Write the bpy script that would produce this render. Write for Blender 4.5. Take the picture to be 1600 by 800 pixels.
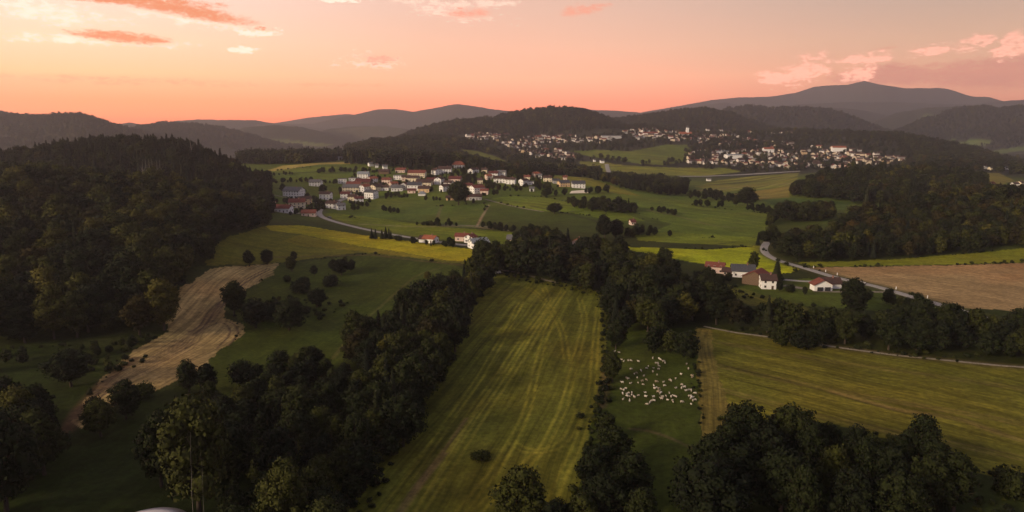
import bpy, bmesh, math, random
import numpy as np
from mathutils import Vector, Matrix

for o in list(bpy.data.objects):
    bpy.data.objects.remove(o)
scene = bpy.context.scene
col = scene.collection
R = math.radians

# ------------------------------------------------------------------ camera
HAZE_DENSITY = 1.1e-4           # per metre
HAZE_REACH, HAZE_TOP = 10000.0, 640.0
HAZE_GLOW = (0.17, 0.105, 0.11)   # brightness of the air itself, seen through a great depth of it
EYE = 90.0                       # metres above the meadows (drone view)
FOCAL_PX = 1081.0                # focal length measured on the 1600 x 800 photograph
PITCH = math.atan(215.0 / FOCAL_PX)
CP, SP = math.cos(PITCH), math.sin(PITCH)
cam_data = bpy.data.cameras.new("camera")
cam = bpy.data.objects.new("camera", cam_data)
col.objects.link(cam)
cam.location = (0, 0, EYE)
cam.rotation_euler = (math.pi / 2 - PITCH, 0, 0)
cam_data.sensor_width = 36.0
cam_data.lens = 36.0 * FOCAL_PX / 1600.0
cam_data.clip_start = 1.0
cam_data.clip_end = 60000.0
scene.camera = cam

# ------------------------------------------------------------------ exposure, engine
scene.view_settings.view_transform = 'Standard'
scene.view_settings.look = 'None'
scene.view_settings.exposure = 0.0
scene.view_settings.gamma = 1.0
scene.view_settings.use_curve_mapping = False
scene.render.engine = 'CYCLES'
scene.cycles.max_bounces = 4
scene.cycles.diffuse_bounces = 2
scene.cycles.glossy_bounces = 1
scene.cycles.volume_bounces = 0
scene.cycles.transparent_max_bounces = 8
scene.cycles.use_denoising = True
scene.cycles.use_adaptive_sampling = True
scene.cycles.adaptive_threshold = 0.02
scene.cycles.sample_clamp_indirect = 4.0

# ------------------------------------------------------------------ light: low sun on the left, evening sky
SUN_AZ, SUN_EL = R(-124), R(19)   # bearing from the view direction (+Y), negative = left
sun_data = bpy.data.lights.new("evening_sun", 'SUN')
sun_data.energy = 4.0
sun_data.angle = R(14)
sun_data.color = (1.0, 0.80, 0.55)
sun = bpy.data.objects.new("evening_sun", sun_data)
col.objects.link(sun)
sd = Vector((math.sin(SUN_AZ) * math.cos(SUN_EL), math.cos(SUN_AZ) * math.cos(SUN_EL), math.sin(SUN_EL)))
sun.rotation_euler = sd.to_track_quat('Z', 'Y').to_euler()

world = bpy.data.worlds.new("World")
scene.world = world
world.use_nodes = True


class NT:
    """small helper round a node tree"""
    def __init__(self, tree):
        self.t = tree
        self.n = tree.nodes
        self.l = tree.links

    def node(self, kind, **kw):
        nd = self.n.new(kind)
        for k, v in kw.items():
            setattr(nd, k, v)
        return nd

    def put(self, sock, v):
        if isinstance(v, bpy.types.NodeSocket):
            self.l.new(v, sock)
        elif v is not None:
            sock.default_value = v

    def math(self, op, a, b=None, c=None, clamp=False):
        nd = self.node('ShaderNodeMath', operation=op, use_clamp=clamp)
        for i, v in enumerate((a, b, c)):
            if v is not None:
                self.put(nd.inputs[i], v)
        return nd.outputs[0]

    def mix(self, fac, a, b, mode='MIX'):
        nd = self.node('ShaderNodeMix', data_type='RGBA', blend_type=mode)
        self.put(nd.inputs[0], fac)
        for s, v in ((nd.inputs[6], a), (nd.inputs[7], b)):
            if isinstance(v, tuple) and len(v) == 3:
                v = v + (1,)
            self.put(s, v)
        return nd.outputs[2]

    def ramp(self, fac, stops, mode='LINEAR'):
        nd = self.node('ShaderNodeValToRGB')
        cr = nd.color_ramp
        cr.interpolation = mode
        while len(cr.elements) < len(stops):
            cr.elements.new(0.5)
        for e, (p, c) in zip(cr.elements, stops):
            e.position = p
            e.color = tuple(c) + (1,) if len(c) == 3 else c
        self.put(nd.inputs[0], fac)
        return nd.outputs[0]

    def maprange(self, v, a, b, c=0.0, d=1.0, smooth=False):
        nd = self.node('ShaderNodeMapRange', interpolation_type='SMOOTHSTEP' if smooth else 'LINEAR')
        self.put(nd.inputs[0], v)
        for i, x in enumerate((a, b, c, d)):
            self.put(nd.inputs[i + 1], x)
        return nd.outputs[0]

    def noise(self, vec, scale, detail=3.0, rough=0.55, dist=0.0, dims='3D'):
        nd = self.node('ShaderNodeTexNoise', noise_dimensions=dims)
        if vec is not None:
            self.put(nd.inputs['Vector'], vec)
        nd.inputs['Scale'].default_value = scale
        nd.inputs['Detail'].default_value = detail
        nd.inputs['Roughness'].default_value = rough
        nd.inputs['Distortion'].default_value = dist
        return nd.outputs[0]

    def combine(self, x, y, z):
        nd = self.node('ShaderNodeCombineXYZ')
        for i, v in enumerate((x, y, z)):
            self.put(nd.inputs[i], v)
        return nd.outputs[0]


def lin(r, g, b):
    f = lambda c: (c / 255 / 12.92) if c <= 10 else ((c / 255 + 0.055) / 1.055) ** 2.4
    return (f(r), f(g), f(b))


def sky_dir(px, py):
    """azimuth and elevation (radians) of a direction of view"""
    rx, up, fw = px - 800.0, 400.0 - py, FOCAL_PX
    y = fw * CP + up * SP
    z = up * CP - fw * SP
    return math.atan2(rx, y), math.atan2(z, math.hypot(rx, y))


w = NT(world.node_tree)
w.n.clear()
w_out = w.node('ShaderNodeOutputWorld')
bg = w.node('ShaderNodeBackground')
bg.inputs['Strength'].default_value = 1.0
tc = w.node('ShaderNodeTexCoord')
sep = w.node('ShaderNodeSeparateXYZ')
w.l.new(tc.outputs['Generated'], sep.inputs[0])
X, Y, Z = sep.outputs
AZ = w.math('ARCTAN2', X, Y)
EL = w.math('ARCSINE', Z)
# elevation ramps for the left (sunset), the middle and the right of the view
# (position = elevation / 90 degrees, square-rooted to spend the stops near the horizon)
elpos = w.math('SQRT', w.math('MAXIMUM', w.math('DIVIDE', EL, R(90)), 0.0))
def ep(deg):
    return math.sqrt(max(deg, 0) / 90.0)
left = w.ramp(elpos, [(ep(0), lin(252, 138, 98)), (ep(1.3), lin(255, 157, 104)), (ep(3.2), lin(255, 186, 134)), (ep(5.5), lin(255, 209, 172)),
                      (ep(8.5), lin(254, 216, 196)), (ep(20), lin(214, 180, 172)), (ep(50), lin(158, 150, 168)), (1.0, lin(140, 140, 166))])
mid = w.ramp(elpos, [(ep(0), lin(250, 130, 102)), (ep(1.3), lin(248, 142, 112)), (ep(3.2), lin(247, 166, 132)), (ep(5.5), lin(240, 178, 148)),
                     (ep(8.5), lin(228, 181, 158)), (ep(20), lin(190, 166, 162)), (ep(50), lin(148, 144, 164)), (1.0, lin(140, 140, 166))])
right = w.ramp(elpos, [(ep(0), lin(214, 128, 108)), (ep(1.3), lin(210, 133, 110)), (ep(3.2), lin(211, 148, 118)), (ep(5.5), lin(205, 158, 130)),
                       (ep(8.5), lin(186, 155, 137)), (ep(20), lin(160, 148, 150)), (ep(50), lin(140, 138, 158)), (1.0, lin(140, 140, 166))])
back = w.ramp(elpos, [(ep(0), lin(170, 128, 128)), (ep(8.5), lin(160, 140, 145)), (ep(30), lin(138, 136, 156)), (1.0, lin(140, 140, 166))])
fl = w.maprange(AZ, R(-34), R(2), 1.0, 0.0, True)
fr = w.maprange(AZ, R(-2), R(35), 0.0, 1.0, True)
sky = w.mix(fl, mid, left)
sky = w.mix(fr, sky, right)
sky = w.mix(w.maprange(w.math('ABSOLUTE', w.math('ADD', AZ, R(30))), R(75), R(150), 0.0, 1.0, True), sky, back)

# clouds: noise cut by soft ellipses placed in azimuth / elevation
cvec = w.combine(w.math('MULTIPLY', AZ, 1.0), w.math('MULTIPLY', EL, 2.6), 0.0)
n_big = w.noise(cvec, 24.0, 8.0, 0.62, 0.35)
n_mid = w.noise(cvec, 62.0, 5.0, 0.6, 0.3)
n_fine = w.noise(cvec, 150.0, 5.0, 0.65)

def cloud(px, py, rx, ry, amp=1.6, tilt=0.0):
    a0, e0 = sky_dir(px, py)
    a1, _ = sky_dir(px + rx, py)
    _, e1 = sky_dir(px, py - ry)
    ra, re = abs(a1 - a0), abs(e1 - e0)
    da = w.math('SUBTRACT', AZ, a0)
    de = w.math('SUBTRACT', w.math('SUBTRACT', EL, e0), w.math('MULTIPLY', da, tilt))
    d = w.math('ADD', w.math('POWER', w.math('ABSOLUTE', w.math('DIVIDE', da, ra)), 2.0), w.math('POWER', w.math('ABSOLUTE', w.math('DIVIDE', de, re)), 2.0))
    s = w.math('SUBTRACT', 1.0, d)
    s = w.math('ADD', s, w.math('MULTIPLY', w.math('SUBTRACT', n_big, 0.5), amp * 2.3))
    s = w.math('ADD', s, w.math('MULTIPLY', w.math('SUBTRACT', n_mid, 0.5), amp * 2.6))
    s = w.math('ADD', s, w.math('MULTIPLY', w.math('SUBTRACT', n_fine, 0.5), amp * 1.7))
    return s, de, re

def layer(sky, defs, colour, lo, hi, opacity=1.0):
    m = None
    for dd in defs:
        s, de, re = cloud(*dd)
        m = s if m is None else w.math('MAXIMUM', m, s)
    fac = w.maprange(m, lo, hi + 0.3, 0.0, opacity * 1.15, True)
    fac = w.math('MULTIPLY', fac, w.maprange(n_fine, 0.3, 0.7, 0.72, 1.1), clamp=True)
    return w.mix(fac, sky, colour)

# thin orange veils
sky = layer(sky, [(240, 128, 300, 8, 1.4, -0.02), (520, 133, 130, 4, 1.2, 0.0), (120, 120, 60, 3, 1.0)], lin(250, 150, 108), 0.1, 1.4, 0.55)
# bright cream underlayers, then orange bodies
sky = layer(sky, [(70, 14, 130, 24, 1.6, -0.12), (320, 32, 110, 14, 1.5, -0.1), (150, 63, 160, 10, 1.5, 0.0), (404, 47, 40, 9, 3.2), (374, 78, 26, 5, 3.2), (30, 62, 60, 5, 1.3),
                  (300, 31, 60, 9, 1.4, -0.1), (530, 0, 60, 4, 2.6), (20, 6, 50, 14, 1.4)], lin(255, 236, 212), 0.0, 1.15, 0.85)
sky = layer(sky, [(700, 14, 90, 18, 1.9, -0.12), (580, 95, 50, 13, 2.6), (640, 3, 40, 6, 1.2), (770, 4, 40, 7, 1.3)], lin(255, 214, 190), 0.0, 0.95, 0.75)
sky = layer(sky, [(275, 13, 150, 15, 0.55, -0.15), (200, 0, 180, 9, 0.6), (190, 58, 90, 12, 0.7, -0.05), (412, 45, 20, 4, 1.6), (240, 63, 30, 5, 0.9)], lin(232, 136, 88), 0.0, 0.7, 0.95)
sky = layer(sky, [(588, 92, 36, 9, 2.2), (735, 20, 44, 10, 1.1), (912, 14, 34, 11, 1.0), (895, 20, 20, 7, 0.8), (935, 8, 26, 4, 0.9)], lin(242, 156, 126), 0.0, 0.9, 0.85)
# cumulus bank over the mountain on the right: hazy body with lit heads
sky = layer(sky, [(1580, 112, 230, 30, 0.5, 0.03), (1400, 118, 130, 22, 0.6)], lin(190, 120, 104), -0.1, 0.6, 0.85)
sky = layer(sky, [(1255, 112, 46, 24, 2.0, 0.25), (1350, 92, 46, 12, 1.9, 0.1), (1455, 78, 44, 11, 1.9, 0.12), (1525, 68, 34, 13, 1.9, 0.2), (1590, 66, 40, 22, 1.9, 0.4), (1340, 112, 34, 18, 1.8), (1220, 122, 50, 12, 1.9)], lin(255, 176, 150), 0.05, 0.8, 0.95)
sky = layer(sky, [(1385, 75, 36, 3, 0.7, 0.05)], lin(205, 140, 112), 0.3, 1.1, 0.6)
# a weak physical sky on top keeps the light on the ground consistent with the sun
ns = w.node('ShaderNodeTexSky', sky_type='NISHITA')
ns.sun_disc = False
ns.sun_elevation = SUN_EL
ns.sun_rotation = SUN_AZ
ns.altitude = 500
fin = w.node('ShaderNodeMix', data_type='RGBA', blend_type='ADD')
fin.inputs[0].default_value = 0.006
w.l.new(sky, fin.inputs[6])
w.l.new(ns.outputs[0], fin.inputs[7])
# the sky lies beyond the haze: what the long path through it takes away near the horizon is given back here
path_len = w.math('MINIMUM', HAZE_REACH, w.math('DIVIDE', HAZE_TOP - EYE, w.math('MAXIMUM', w.math('SINE', EL), 0.001)))
tr = w.math('EXPONENT', w.math('MULTIPLY', path_len, -HAZE_DENSITY))
glow = w.node('ShaderNodeVectorMath', operation='SCALE')
glow.inputs[0].default_value = HAZE_GLOW
w.put(glow.inputs['Scale'], w.math('SUBTRACT', 1.0, tr))
sb = w.node('ShaderNodeVectorMath', operation='SUBTRACT')
w.l.new(fin.outputs[2], sb.inputs[0]); w.l.new(glow.outputs[0], sb.inputs[1])
dv = w.node('ShaderNodeVectorMath', operation='SCALE')
w.l.new(sb.outputs[0], dv.inputs[0]); w.put(dv.inputs['Scale'], w.math('DIVIDE', 1.0, tr))
w.l.new(dv.outputs[0], bg.inputs['Color'])
w.l.new(bg.outputs[0], w_out.inputs['Surface'])
world.cycles.sampling_method = 'MANUAL'
world.cycles.sample_map_resolution = 512

# ------------------------------------------------------------------ helpers for objects
def link(o, parent=None):
    col.objects.link(o)
    if parent is not None:
        o.parent = parent
    return o

def tag(o, label=None, cat=None, group=None, kind=None):
    if label: o['label'] = label
    if cat: o['category'] = cat
    if group: o['group'] = group
    if kind: o['kind'] = kind
    return o

def mesh_from(name, verts, faces, mats=(), fmat=None, smooth=False):
    m = bpy.data.meshes.new(name)
    m.from_pydata([tuple(v) for v in verts], [], [tuple(f) for f in faces])
    for mt in mats:
        m.materials.append(mt)
    if fmat is not None:
        m.polygons.foreach_set('material_index', fmat)
    if smooth:
        m.shade_smooth()
    m.update()
    return m

def grid_mesh(name, co, quads, mats=()):
    m = bpy.data.meshes.new(name)
    nf = len(quads); k = quads.shape[1]
    m.vertices.add(len(co)); m.vertices.foreach_set('co', np.ascontiguousarray(co, dtype=np.float32).ravel())
    m.loops.add(nf * k); m.loops.foreach_set('vertex_index', np.ascontiguousarray(quads, dtype=np.int32).ravel())
    m.polygons.add(nf)
    m.polygons.foreach_set('loop_start', np.arange(0, nf * k, k, dtype=np.int32))
    for mt in mats:
        m.materials.append(mt)
    m.update(calc_edges=True)
    return m

def new_mat(name, rough=0.9, spec=0.15):
    m = bpy.data.materials.new(name)
    m.use_nodes = True
    t = NT(m.node_tree)
    b = m.node_tree.nodes['Principled BSDF']
    b.inputs['Roughness'].default_value = rough
    b.inputs['Specular IOR Level'].default_value = spec
    return m, t, b

# ------------------------------------------------------------------ value noise
def _hash(ix, iy, seed):
    h = (ix.astype(np.int64) * 374761393 + iy.astype(np.int64) * 668265263 + seed * 974711) & 0x7fffffff
    h = ((h ^ (h >> 13)) * 1274126177) & 0x7fffffff
    return ((h ^ (h >> 16)) & 0xffff) / 65535.0

def vnoise(x, y, seed=0):
    ix, iy = np.floor(x), np.floor(y)
    fx, fy = x - ix, y - iy
    fx = fx * fx * (3 - 2 * fx); fy = fy * fy * (3 - 2 * fy)
    a, b = _hash(ix, iy, seed), _hash(ix + 1, iy, seed)
    c, d = _hash(ix, iy + 1, seed), _hash(ix + 1, iy + 1, seed)
    return a + (b - a) * fx + (c - a) * fy + (a - b - c + d) * fx * fy

def fbm(x, y, seed=0, octv=3):
    s = 0; amp = 0.5
    for k in range(octv):
        s = s + amp * vnoise(x * 2 ** k, y * 2 ** k, seed + k)
        amp *= 0.5
    return s / (1 - 0.5 ** octv)

USED = []       # footprints kept free of trees (x, y, radius)

# ------------------------------------------------------------------ relief of the land (metres)
# near and middle distance: heights on a table, columns = bearings, rows = distance ahead
TC = np.arange(0, 1601, 100)
TROWS = {
    40:   [6, 5, 4, 2, 0, -2, -2, -2, -2, -2, -2, 0, 0, 0, 0, 0, 0],
    150:  [6, 5, 4, 2, 0, -2, -2, -2, -2, -2, -2, 0, 0, 0, 0, 0, 0],
    250:  [9, 8, 7, 4, 1, -1, -2, -2, -1, -1, -1, 0, 0, 0, 0, 1, 1],
    350:  [21, 18, 14, 9, 4, 1, 0, 1, 1, 0, -1, 0, 0, 0, 0, 1, 2],
    420:  [31, 27, 22, 16, 8, 3, 2, 2, 2, 1, 0, 0, 0, 0, 1, 2, 3],
    500:  [40, 38, 35, 27, 11, 4, 3, 2, 2, 1, 0, 0, 0, 0, 2, 5, 8],
    590:  [10, 9, 9, 9, 7, 3, 1, 1, 1, 0, 0, 0, 0, 1, 9, 13, 16],
    650:  [24, 30, 35, 30, 10, 2, 0, 1, 2, 1, 0, 0, 0, 0, 4, 8, 11],
    750:  [42, 52, 58, 50, 15, 2, 1, 3, 5, 3, 0, -3, -4, 0, 1, 3, 4],
    850:  [28, 36, 40, 34, 15, 8, 8, 10, 9, 6, 0, -8, -6, 5, 8, 4, -2],
    950:  [28, 34, 40, 32, 20, 16, 16, 18, 16, 10, -4, -12, -10, 8, 10, 6, -4],
    1050: [16, 20, 26, 24, 22, 22, 22, 20, 10, 2, -10, -16, -14, 6, 8, 6, -4],
    1200: [2, 6, 10, 14, 16, 18, 18, 6, -2, -8, -16, -20, -18, 0, 2, 4, -8],
    1400: [-12, -8, 0, 4, 8, 12, 12, 0, -8, -12, -14, -22, -22, -12, -8, -4, -14],
    1600: [-24, -20, -12, -6, 0, 6, 20, 20, 2, 0, 4, -8, -8, -4, 2, -4, -24],
    1800: [-32, -30, -24, -18, -10, 0, 26, 30, 18, 20, 24, 12, 10, 20, 30, 8, -30],
    2000: [-38, -38, -34, -30, -22, -10, 6, 36, 38, 34, 44, 30, 28, 36, 36, 6, -34],
    2200: [-42, -44, -42, -38, -32, -20, -4, 30, 42, 46, 58, 44, 46, 40, 22, -10, -38],
    2500: [-46, -48, -50, -46, -42, -34, -20, 10, 34, 44, 44, 40, 34, 10, -14, -34, -44],
    3000: [-50, -52, -54, -54, -52, -48, -44, -30, -10, 4, 4, 0, -10, -28, -42, -50, -48],
    4000: [-50, -52, -54, -54, -54, -54, -54, -54, -50, -40, -40, -42, -48, -52, -54, -56, -54],
    6000: [-50] * 17,
    14000: [-50] * 17,
}
TY = np.array(sorted(TROWS)); TZ = np.array([TROWS[k] for k in TY], dtype=float)
TT = (TC - 800) / FOCAL_PX * 0.985       # tangent of the bearing of each column

def catmull(p0, p1, p2, p3, t):
    return 0.5 * ((2 * p1) + (-p0 + p2) * t + (2 * p0 - 5 * p1 + 4 * p2 - p3) * t * t + (-p0 + 3 * p1 - 3 * p2 + p3) * t ** 3)

def table_height(t, y):
    u = np.clip((t - TT[0]) / (TT[1] - TT[0]), 0, len(TT) - 1.0001)
    iu = u.astype(int); fu = u - iu
    ly = np.log(np.clip(y, TY[0], TY[-1] - 1)); LY = np.log(TY)
    iv = np.clip(np.searchsorted(LY, ly, side='right') - 1, 0, len(LY) - 2)
    fv = (ly - LY[iv]) / (LY[iv + 1] - LY[iv])
    fv = fv * 0.35 + 0.65 * fv * fv * (3 - 2 * fv)
    nu = len(TT) - 1; nv = len(LY) - 1
    def rowv(r):
        r = np.clip(r, 0, nv)
        return catmull(TZ[r, np.clip(iu - 1, 0, nu)], TZ[r, iu], TZ[r, np.clip(iu + 1, 0, nu)], TZ[r, np.clip(iu + 2, 0, nu)], fu)
    a, b = rowv(iv), rowv(iv + 1)
    return a + (b - a) * fv

# far ridges: crest lines seen at (px, py), each at its own distance, built as hills with real width
RIDGES = [
    # distance, tree height allowed for, near-side width, far-side width, crest
    (2450, 12, 420, 700, [(560, 236), (600, 222), (650, 202), (700, 189), (740, 185), (775, 182), (800, 175), (830, 171), (860, 167), (890, 168), (915, 172), (950, 184), (985, 199), (1015, 215), (1040, 235)]),
    (3000, 10, 560, 800, [(900, 200), (940, 188), (1000, 181), (1050, 173), (1100, 169), (1140, 177), (1180, 190), (1230, 204), (1280, 222)]),
    (2700, 8, 600, 900, [(-200, 180), (-60, 182), (0, 177), (35, 181), (60, 182), (90, 179), (120, 179), (145, 183), (160, 190), (200, 201), (240, 214), (280, 232)]),
    (3300, 8, 560, 800, [(130, 215), (200, 203), (225, 196), (260, 193), (300, 194), (350, 201), (400, 214), (440, 228), (470, 242)]),
    (4100, 6, 500, 800, [(340, 215), (380, 197), (430, 194), (470, 197), (510, 206), (540, 216), (565, 230)]),
    (5200, 6, 600, 900, [(120, 200), (170, 196), (200, 190), (230, 195), (260, 200), (300, 205)]),
    (4800, 4, 500, 700, [(470, 215), (510, 201), (560, 196), (600, 196), (640, 202), (680, 215)]),
    (6200, 3, 600, 900, [(180, 200), (240, 193), (280, 188), (310, 186), (340, 187), (370, 187), (400, 187), (420, 191), (450, 194), (500, 200)]),
    (7200, 0, 900, 900, [(380, 205), (440, 193), (490, 193), (530, 184), (560, 178), (590, 171), (620, 171), (645, 175), (680, 169), (700, 165), (716, 163), (740, 166), (770, 171), (810, 175), (850, 180), (900, 190), (950, 200)]),
    (8700, 0, 900, 900, [(380, 200), (430, 192), (480, 184), (530, 179), (545, 178), (580, 184), (640, 194)]),
    (7600, 0, 900, 900, [(780, 190), (830, 178), (880, 170), (905, 168), (925, 172), (960, 173), (1000, 176), (1050, 171), (1090, 166), (1130, 160), (1180, 170), (1240, 185)]),
    (3800, 7, 560, 800, [(1080, 200), (1130, 172), (1170, 166), (1200, 170), (1250, 169), (1290, 171), (1320, 179), (1350, 190), (1400, 208)]),
    (5600, 3, 700, 900, [(1180, 180), (1250, 170), (1300, 168), (1340, 171), (1390, 180), (1450, 190)]),
    (4700, 6, 600, 800, [(1330, 205), (1370, 186), (1400, 175), (1450, 167), (1500, 165), (1530, 172), (1600, 185)]),
    (6900, 0, 800, 900, [(1180, 176), (1240, 164), (1320, 160), (1400, 160), (1460, 163), (1520, 163), (1570, 158), (1620, 155), (1700, 155)]),
    (3700, 8, 620, 900, [(1380, 222), (1400, 205), (1440, 187), (1490, 170), (1535, 166), (1560, 171), (1590, 166), (1640, 164), (1700, 166), (1800, 170)]),
    (8600, 0, 1000, 1000, [(1000, 176), (1060, 166), (1110, 157), (1150, 153), (1200, 152), (1240, 146), (1268, 137), (1290, 135), (1318, 134), (1345, 128), (1362, 132), (1380, 135), (1410, 139), (1450, 139), (1480, 138), (1520, 138), (1545, 133), (1580, 131), (1640, 132), (1800, 136)]),
]
RD = []
for dist, th, wf, wb, crest in RIDGES:
    ts, zs = [], []
    for px, py in crest:
        ts.append((px - 800) / FOCAL_PX * CP)
        zs.append(EYE - (py - 185.0) / FOCAL_PX / 1.02 * dist - th)
    RD.append((dist, wf, wb, np.array(ts), np.array(zs)))

def land_height(x, y):
    """terrain height at world x, y"""
    x = np.asarray(x, float); y = np.asarray(y, float)
    r = np.hypot(x, y)
    phi = np.clip(np.arctan2(x, y), -R(40), R(40))
    t = np.tan(phi)
    ye = np.maximum(r * np.cos(phi), 20.0)
    h = table_height(t, ye)
    h = h + (fbm(x / 260, y / 260, 3) - 0.5) * 7.0 * np.clip((ye - 500) / 900, 0.0, 1) + (fbm(x / 70, y / 70, 9) - 0.5) * 1.3
    for k, (dist, wf, wb, ts, zs) in enumerate(RD):
        wob = (vnoise(t * 9 + k * 7.7, t * 0 + 1.3, 5) - 0.5) * 0.10 * dist
        yc = dist + wob
        zc = np.interp(t, ts, zs) - EYE
        zc = EYE + zc * (yc / dist)
        end = np.clip((t - (ts[0] - 0.03)) / 0.03, 0, 1) * np.clip(((ts[-1] + 0.03) - t) / 0.03, 0, 1)
        d = np.where(ye < yc, (yc - ye) / wf, (ye - yc) / wb)
        d = d * (1 + 0.25 * (fbm(x / 300, y / 300, 40 + k) - 0.5))
        bump = np.where(d < 1, 0.5 + 0.5 * np.cos(np.pi * np.clip(d, 0, 1)), 0.0) ** 0.9
        if dist > 3200:
            zc = zc + (fbm(x / 28, y / 28, 77, 3) - 0.45) * 11.0 * np.clip(1.6 - dist / 8000, 0.3, 1)
        hz = h + (zc - h) * bump * end
        h = np.maximum(h, hz)
    return h

# ------------------------------------------------------------------ polar ground grid
cols_in = np.linspace(-R(38.2), R(38.2), 800)
cols_l = np.linspace(-R(180), -R(38.2), 46)[:-1]
PHI = np.concatenate([cols_l, cols_in, -cols_l[::-1]])
rr = [25, 50, 80, 105, 125]
while rr[-1] < 2600:
    rr.append(rr[-1] * (1.0 + min(0.0052, 0.0026 + rr[-1] * 0.000008)) if rr[-1] > 140 else rr[-1] + 5)
while rr[-1] < 9700:
    rr.append(rr[-1] * 1.0105)
RAD = np.array(rr)
NR, NC = len(RAD), len(PHI)
GX = RAD[:, None] * np.sin(PHI)[None, :]
GY = RAD[:, None] * np.cos(PHI)[None, :]
GZ = land_height(GX, GY)
print('ground grid', NR, NC, NR * NC)

def ground(x, y):
    """height of the built ground surface (bilinear on the grid)"""
    x = np.asarray(x, float); y = np.asarray(y, float)
    r = np.clip(np.hypot(x, y), RAD[0], RAD[-1] - 1); p = np.clip(np.arctan2(x, y), PHI[0], PHI[-1] - 1e-9)
    i = np.clip(np.searchsorted(RAD, r, side='right') - 1, 0, NR - 2)
    j = np.clip(np.searchsorted(PHI, p, side='right') - 1, 0, NC - 2)
    fr_ = (r - RAD[i]) / (RAD[i + 1] - RAD[i]); fc = (p - PHI[j]) / (PHI[j + 1] - PHI[j])
    return (GZ[i, j] * (1 - fr_) * (1 - fc) + GZ[i + 1, j] * fr_ * (1 - fc) + GZ[i, j + 1] * (1 - fr_) * fc + GZ[i + 1, j + 1] * fr_ * fc)

YS = np.geomspace(100, 9600, 1400)

def spot(px, py):
    """world x, y of the ground that is sighted towards (px, py) of the photograph"""
    px = np.atleast_1d(np.asarray(px, float)); py = np.atleast_1d(np.asarray(py, float))
    dx, dy, dz = px - 800.0, FOCAL_PX * CP + (400.0 - py) * SP, (400.0 - py) * CP - FOCAL_PX * SP
    xs = YS[None, :] * (dx / dy)[:, None]
    zs = EYE + YS[None, :] * (dz / dy)[:, None]
    below = ground(xs, np.broadcast_to(YS, xs.shape)) >= zs
    k = np.where(below.any(1), below.argmax(1), len(YS) - 1)
    k0 = np.maximum(k - 1, 0)
    ar = np.arange(len(px))
    g0 = zs[ar, k0] - ground(xs[ar, k0], YS[k0]); g1 = zs[ar, k] - ground(xs[ar, k], YS[k])
    f = np.clip(g0 / np.where(np.abs(g0 - g1) < 1e-6, 1, g0 - g1), 0, 1)
    yy = YS[k0] + (YS[k] - YS[k0]) * f
    return yy * dx / dy, yy

def sight(x, y, z):
    """where a world point lies in the photograph"""
    d = y * CP + (EYE - z) * SP
    return 800 + FOCAL_PX * x / d, 400 + FOCAL_PX * ((EYE - z) * CP - y * SP) / d

def outline(pts, step=12):
    """densify an outline given on the photograph and lay it on the ground"""
    P = []
    n = len(pts)
    for a, b in zip(pts, pts[1:] + pts[:1]):
        k = max(1, int(math.hypot(b[0] - a[0], b[1] - a[1]) / step))
        for i in range(k):
            P.append((a[0] + (b[0] - a[0]) * i / k, a[1] + (b[1] - a[1]) * i / k))
    P = np.array(P)
    x, y = spot(P[:, 0], P[:, 1])
    return np.stack([x, y], 1)

def path(pts, step=6):
    P = []
    for a, b in zip(pts, pts[1:]):
        k = max(1, int(math.hypot(b[0] - a[0], b[1] - a[1]) / step))
        for i in range(k):
            P.append((a[0] + (b[0] - a[0]) * i / k, a[1] + (b[1] - a[1]) * i / k))
    P.append(pts[-1])
    P = np.array(P)
    x, y = spot(P[:, 0], P[:, 1])
    W = np.stack([x, y], 1)
    for _ in range(3):
        W[1:-1] = (W[:-2] + 2 * W[1:-1] + W[2:]) / 4
    return W

def inside(x, y, poly):
    m = np.zeros(x.shape, bool)
    c = (x > poly[:, 0].min()) & (x < poly[:, 0].max()) & (y > poly[:, 1].min()) & (y < poly[:, 1].max())
    idx = np.nonzero(c.ravel())[0]
    xx, yy = x.ravel()[idx], y.ravel()[idx]
    r = np.zeros(len(idx), bool)
    n = len(poly); j = n - 1
    for i in range(n):
        xi, yi = poly[i]; xj, yj = poly[j]
        if yi != yj:
            cc = ((yi > yy) != (yj > yy)) & (xx < (xj - xi) * (yy - yi) / (yj - yi) + xi)
            r ^= cc
        j = i
    m.ravel()[idx] = r
    return m

def line_dist(x, y, W, reach):
    """distance to a polyline, only evaluated within reach (inf elsewhere)"""
    D = np.full(x.shape, 1e9)
    c = (x > W[:, 0].min() - reach) & (x < W[:, 0].max() + reach) & (y > W[:, 1].min() - reach) & (y < W[:, 1].max() + reach)
    idx = np.nonzero(c.ravel())[0]
    if not len(idx):
        return D
    xx, yy = x.ravel()[idx], y.ravel()[idx]
    best = np.full(len(idx), 1e9)
    for a, b in zip(W[:-1], W[1:]):
        v = b - a; L2 = max((v ** 2).sum(), 1e-9)
        near = np.nonzero((np.abs(xx - (a[0] + b[0]) / 2) < abs(v[0]) / 2 + reach) & (np.abs(yy - (a[1] + b[1]) / 2) < abs(v[1]) / 2 + reach))[0]
        xs_, ys_ = xx[near], yy[near]
        s = np.clip(((xs_ - a[0]) * v[0] + (ys_ - a[1]) * v[1]) / L2, 0, 1)
        best[near] = np.minimum(best[near], np.hypot(xs_ - a[0] - s * v[0], ys_ - a[1] - s * v[1]))
    D.ravel()[idx] = best
    return D

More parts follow.
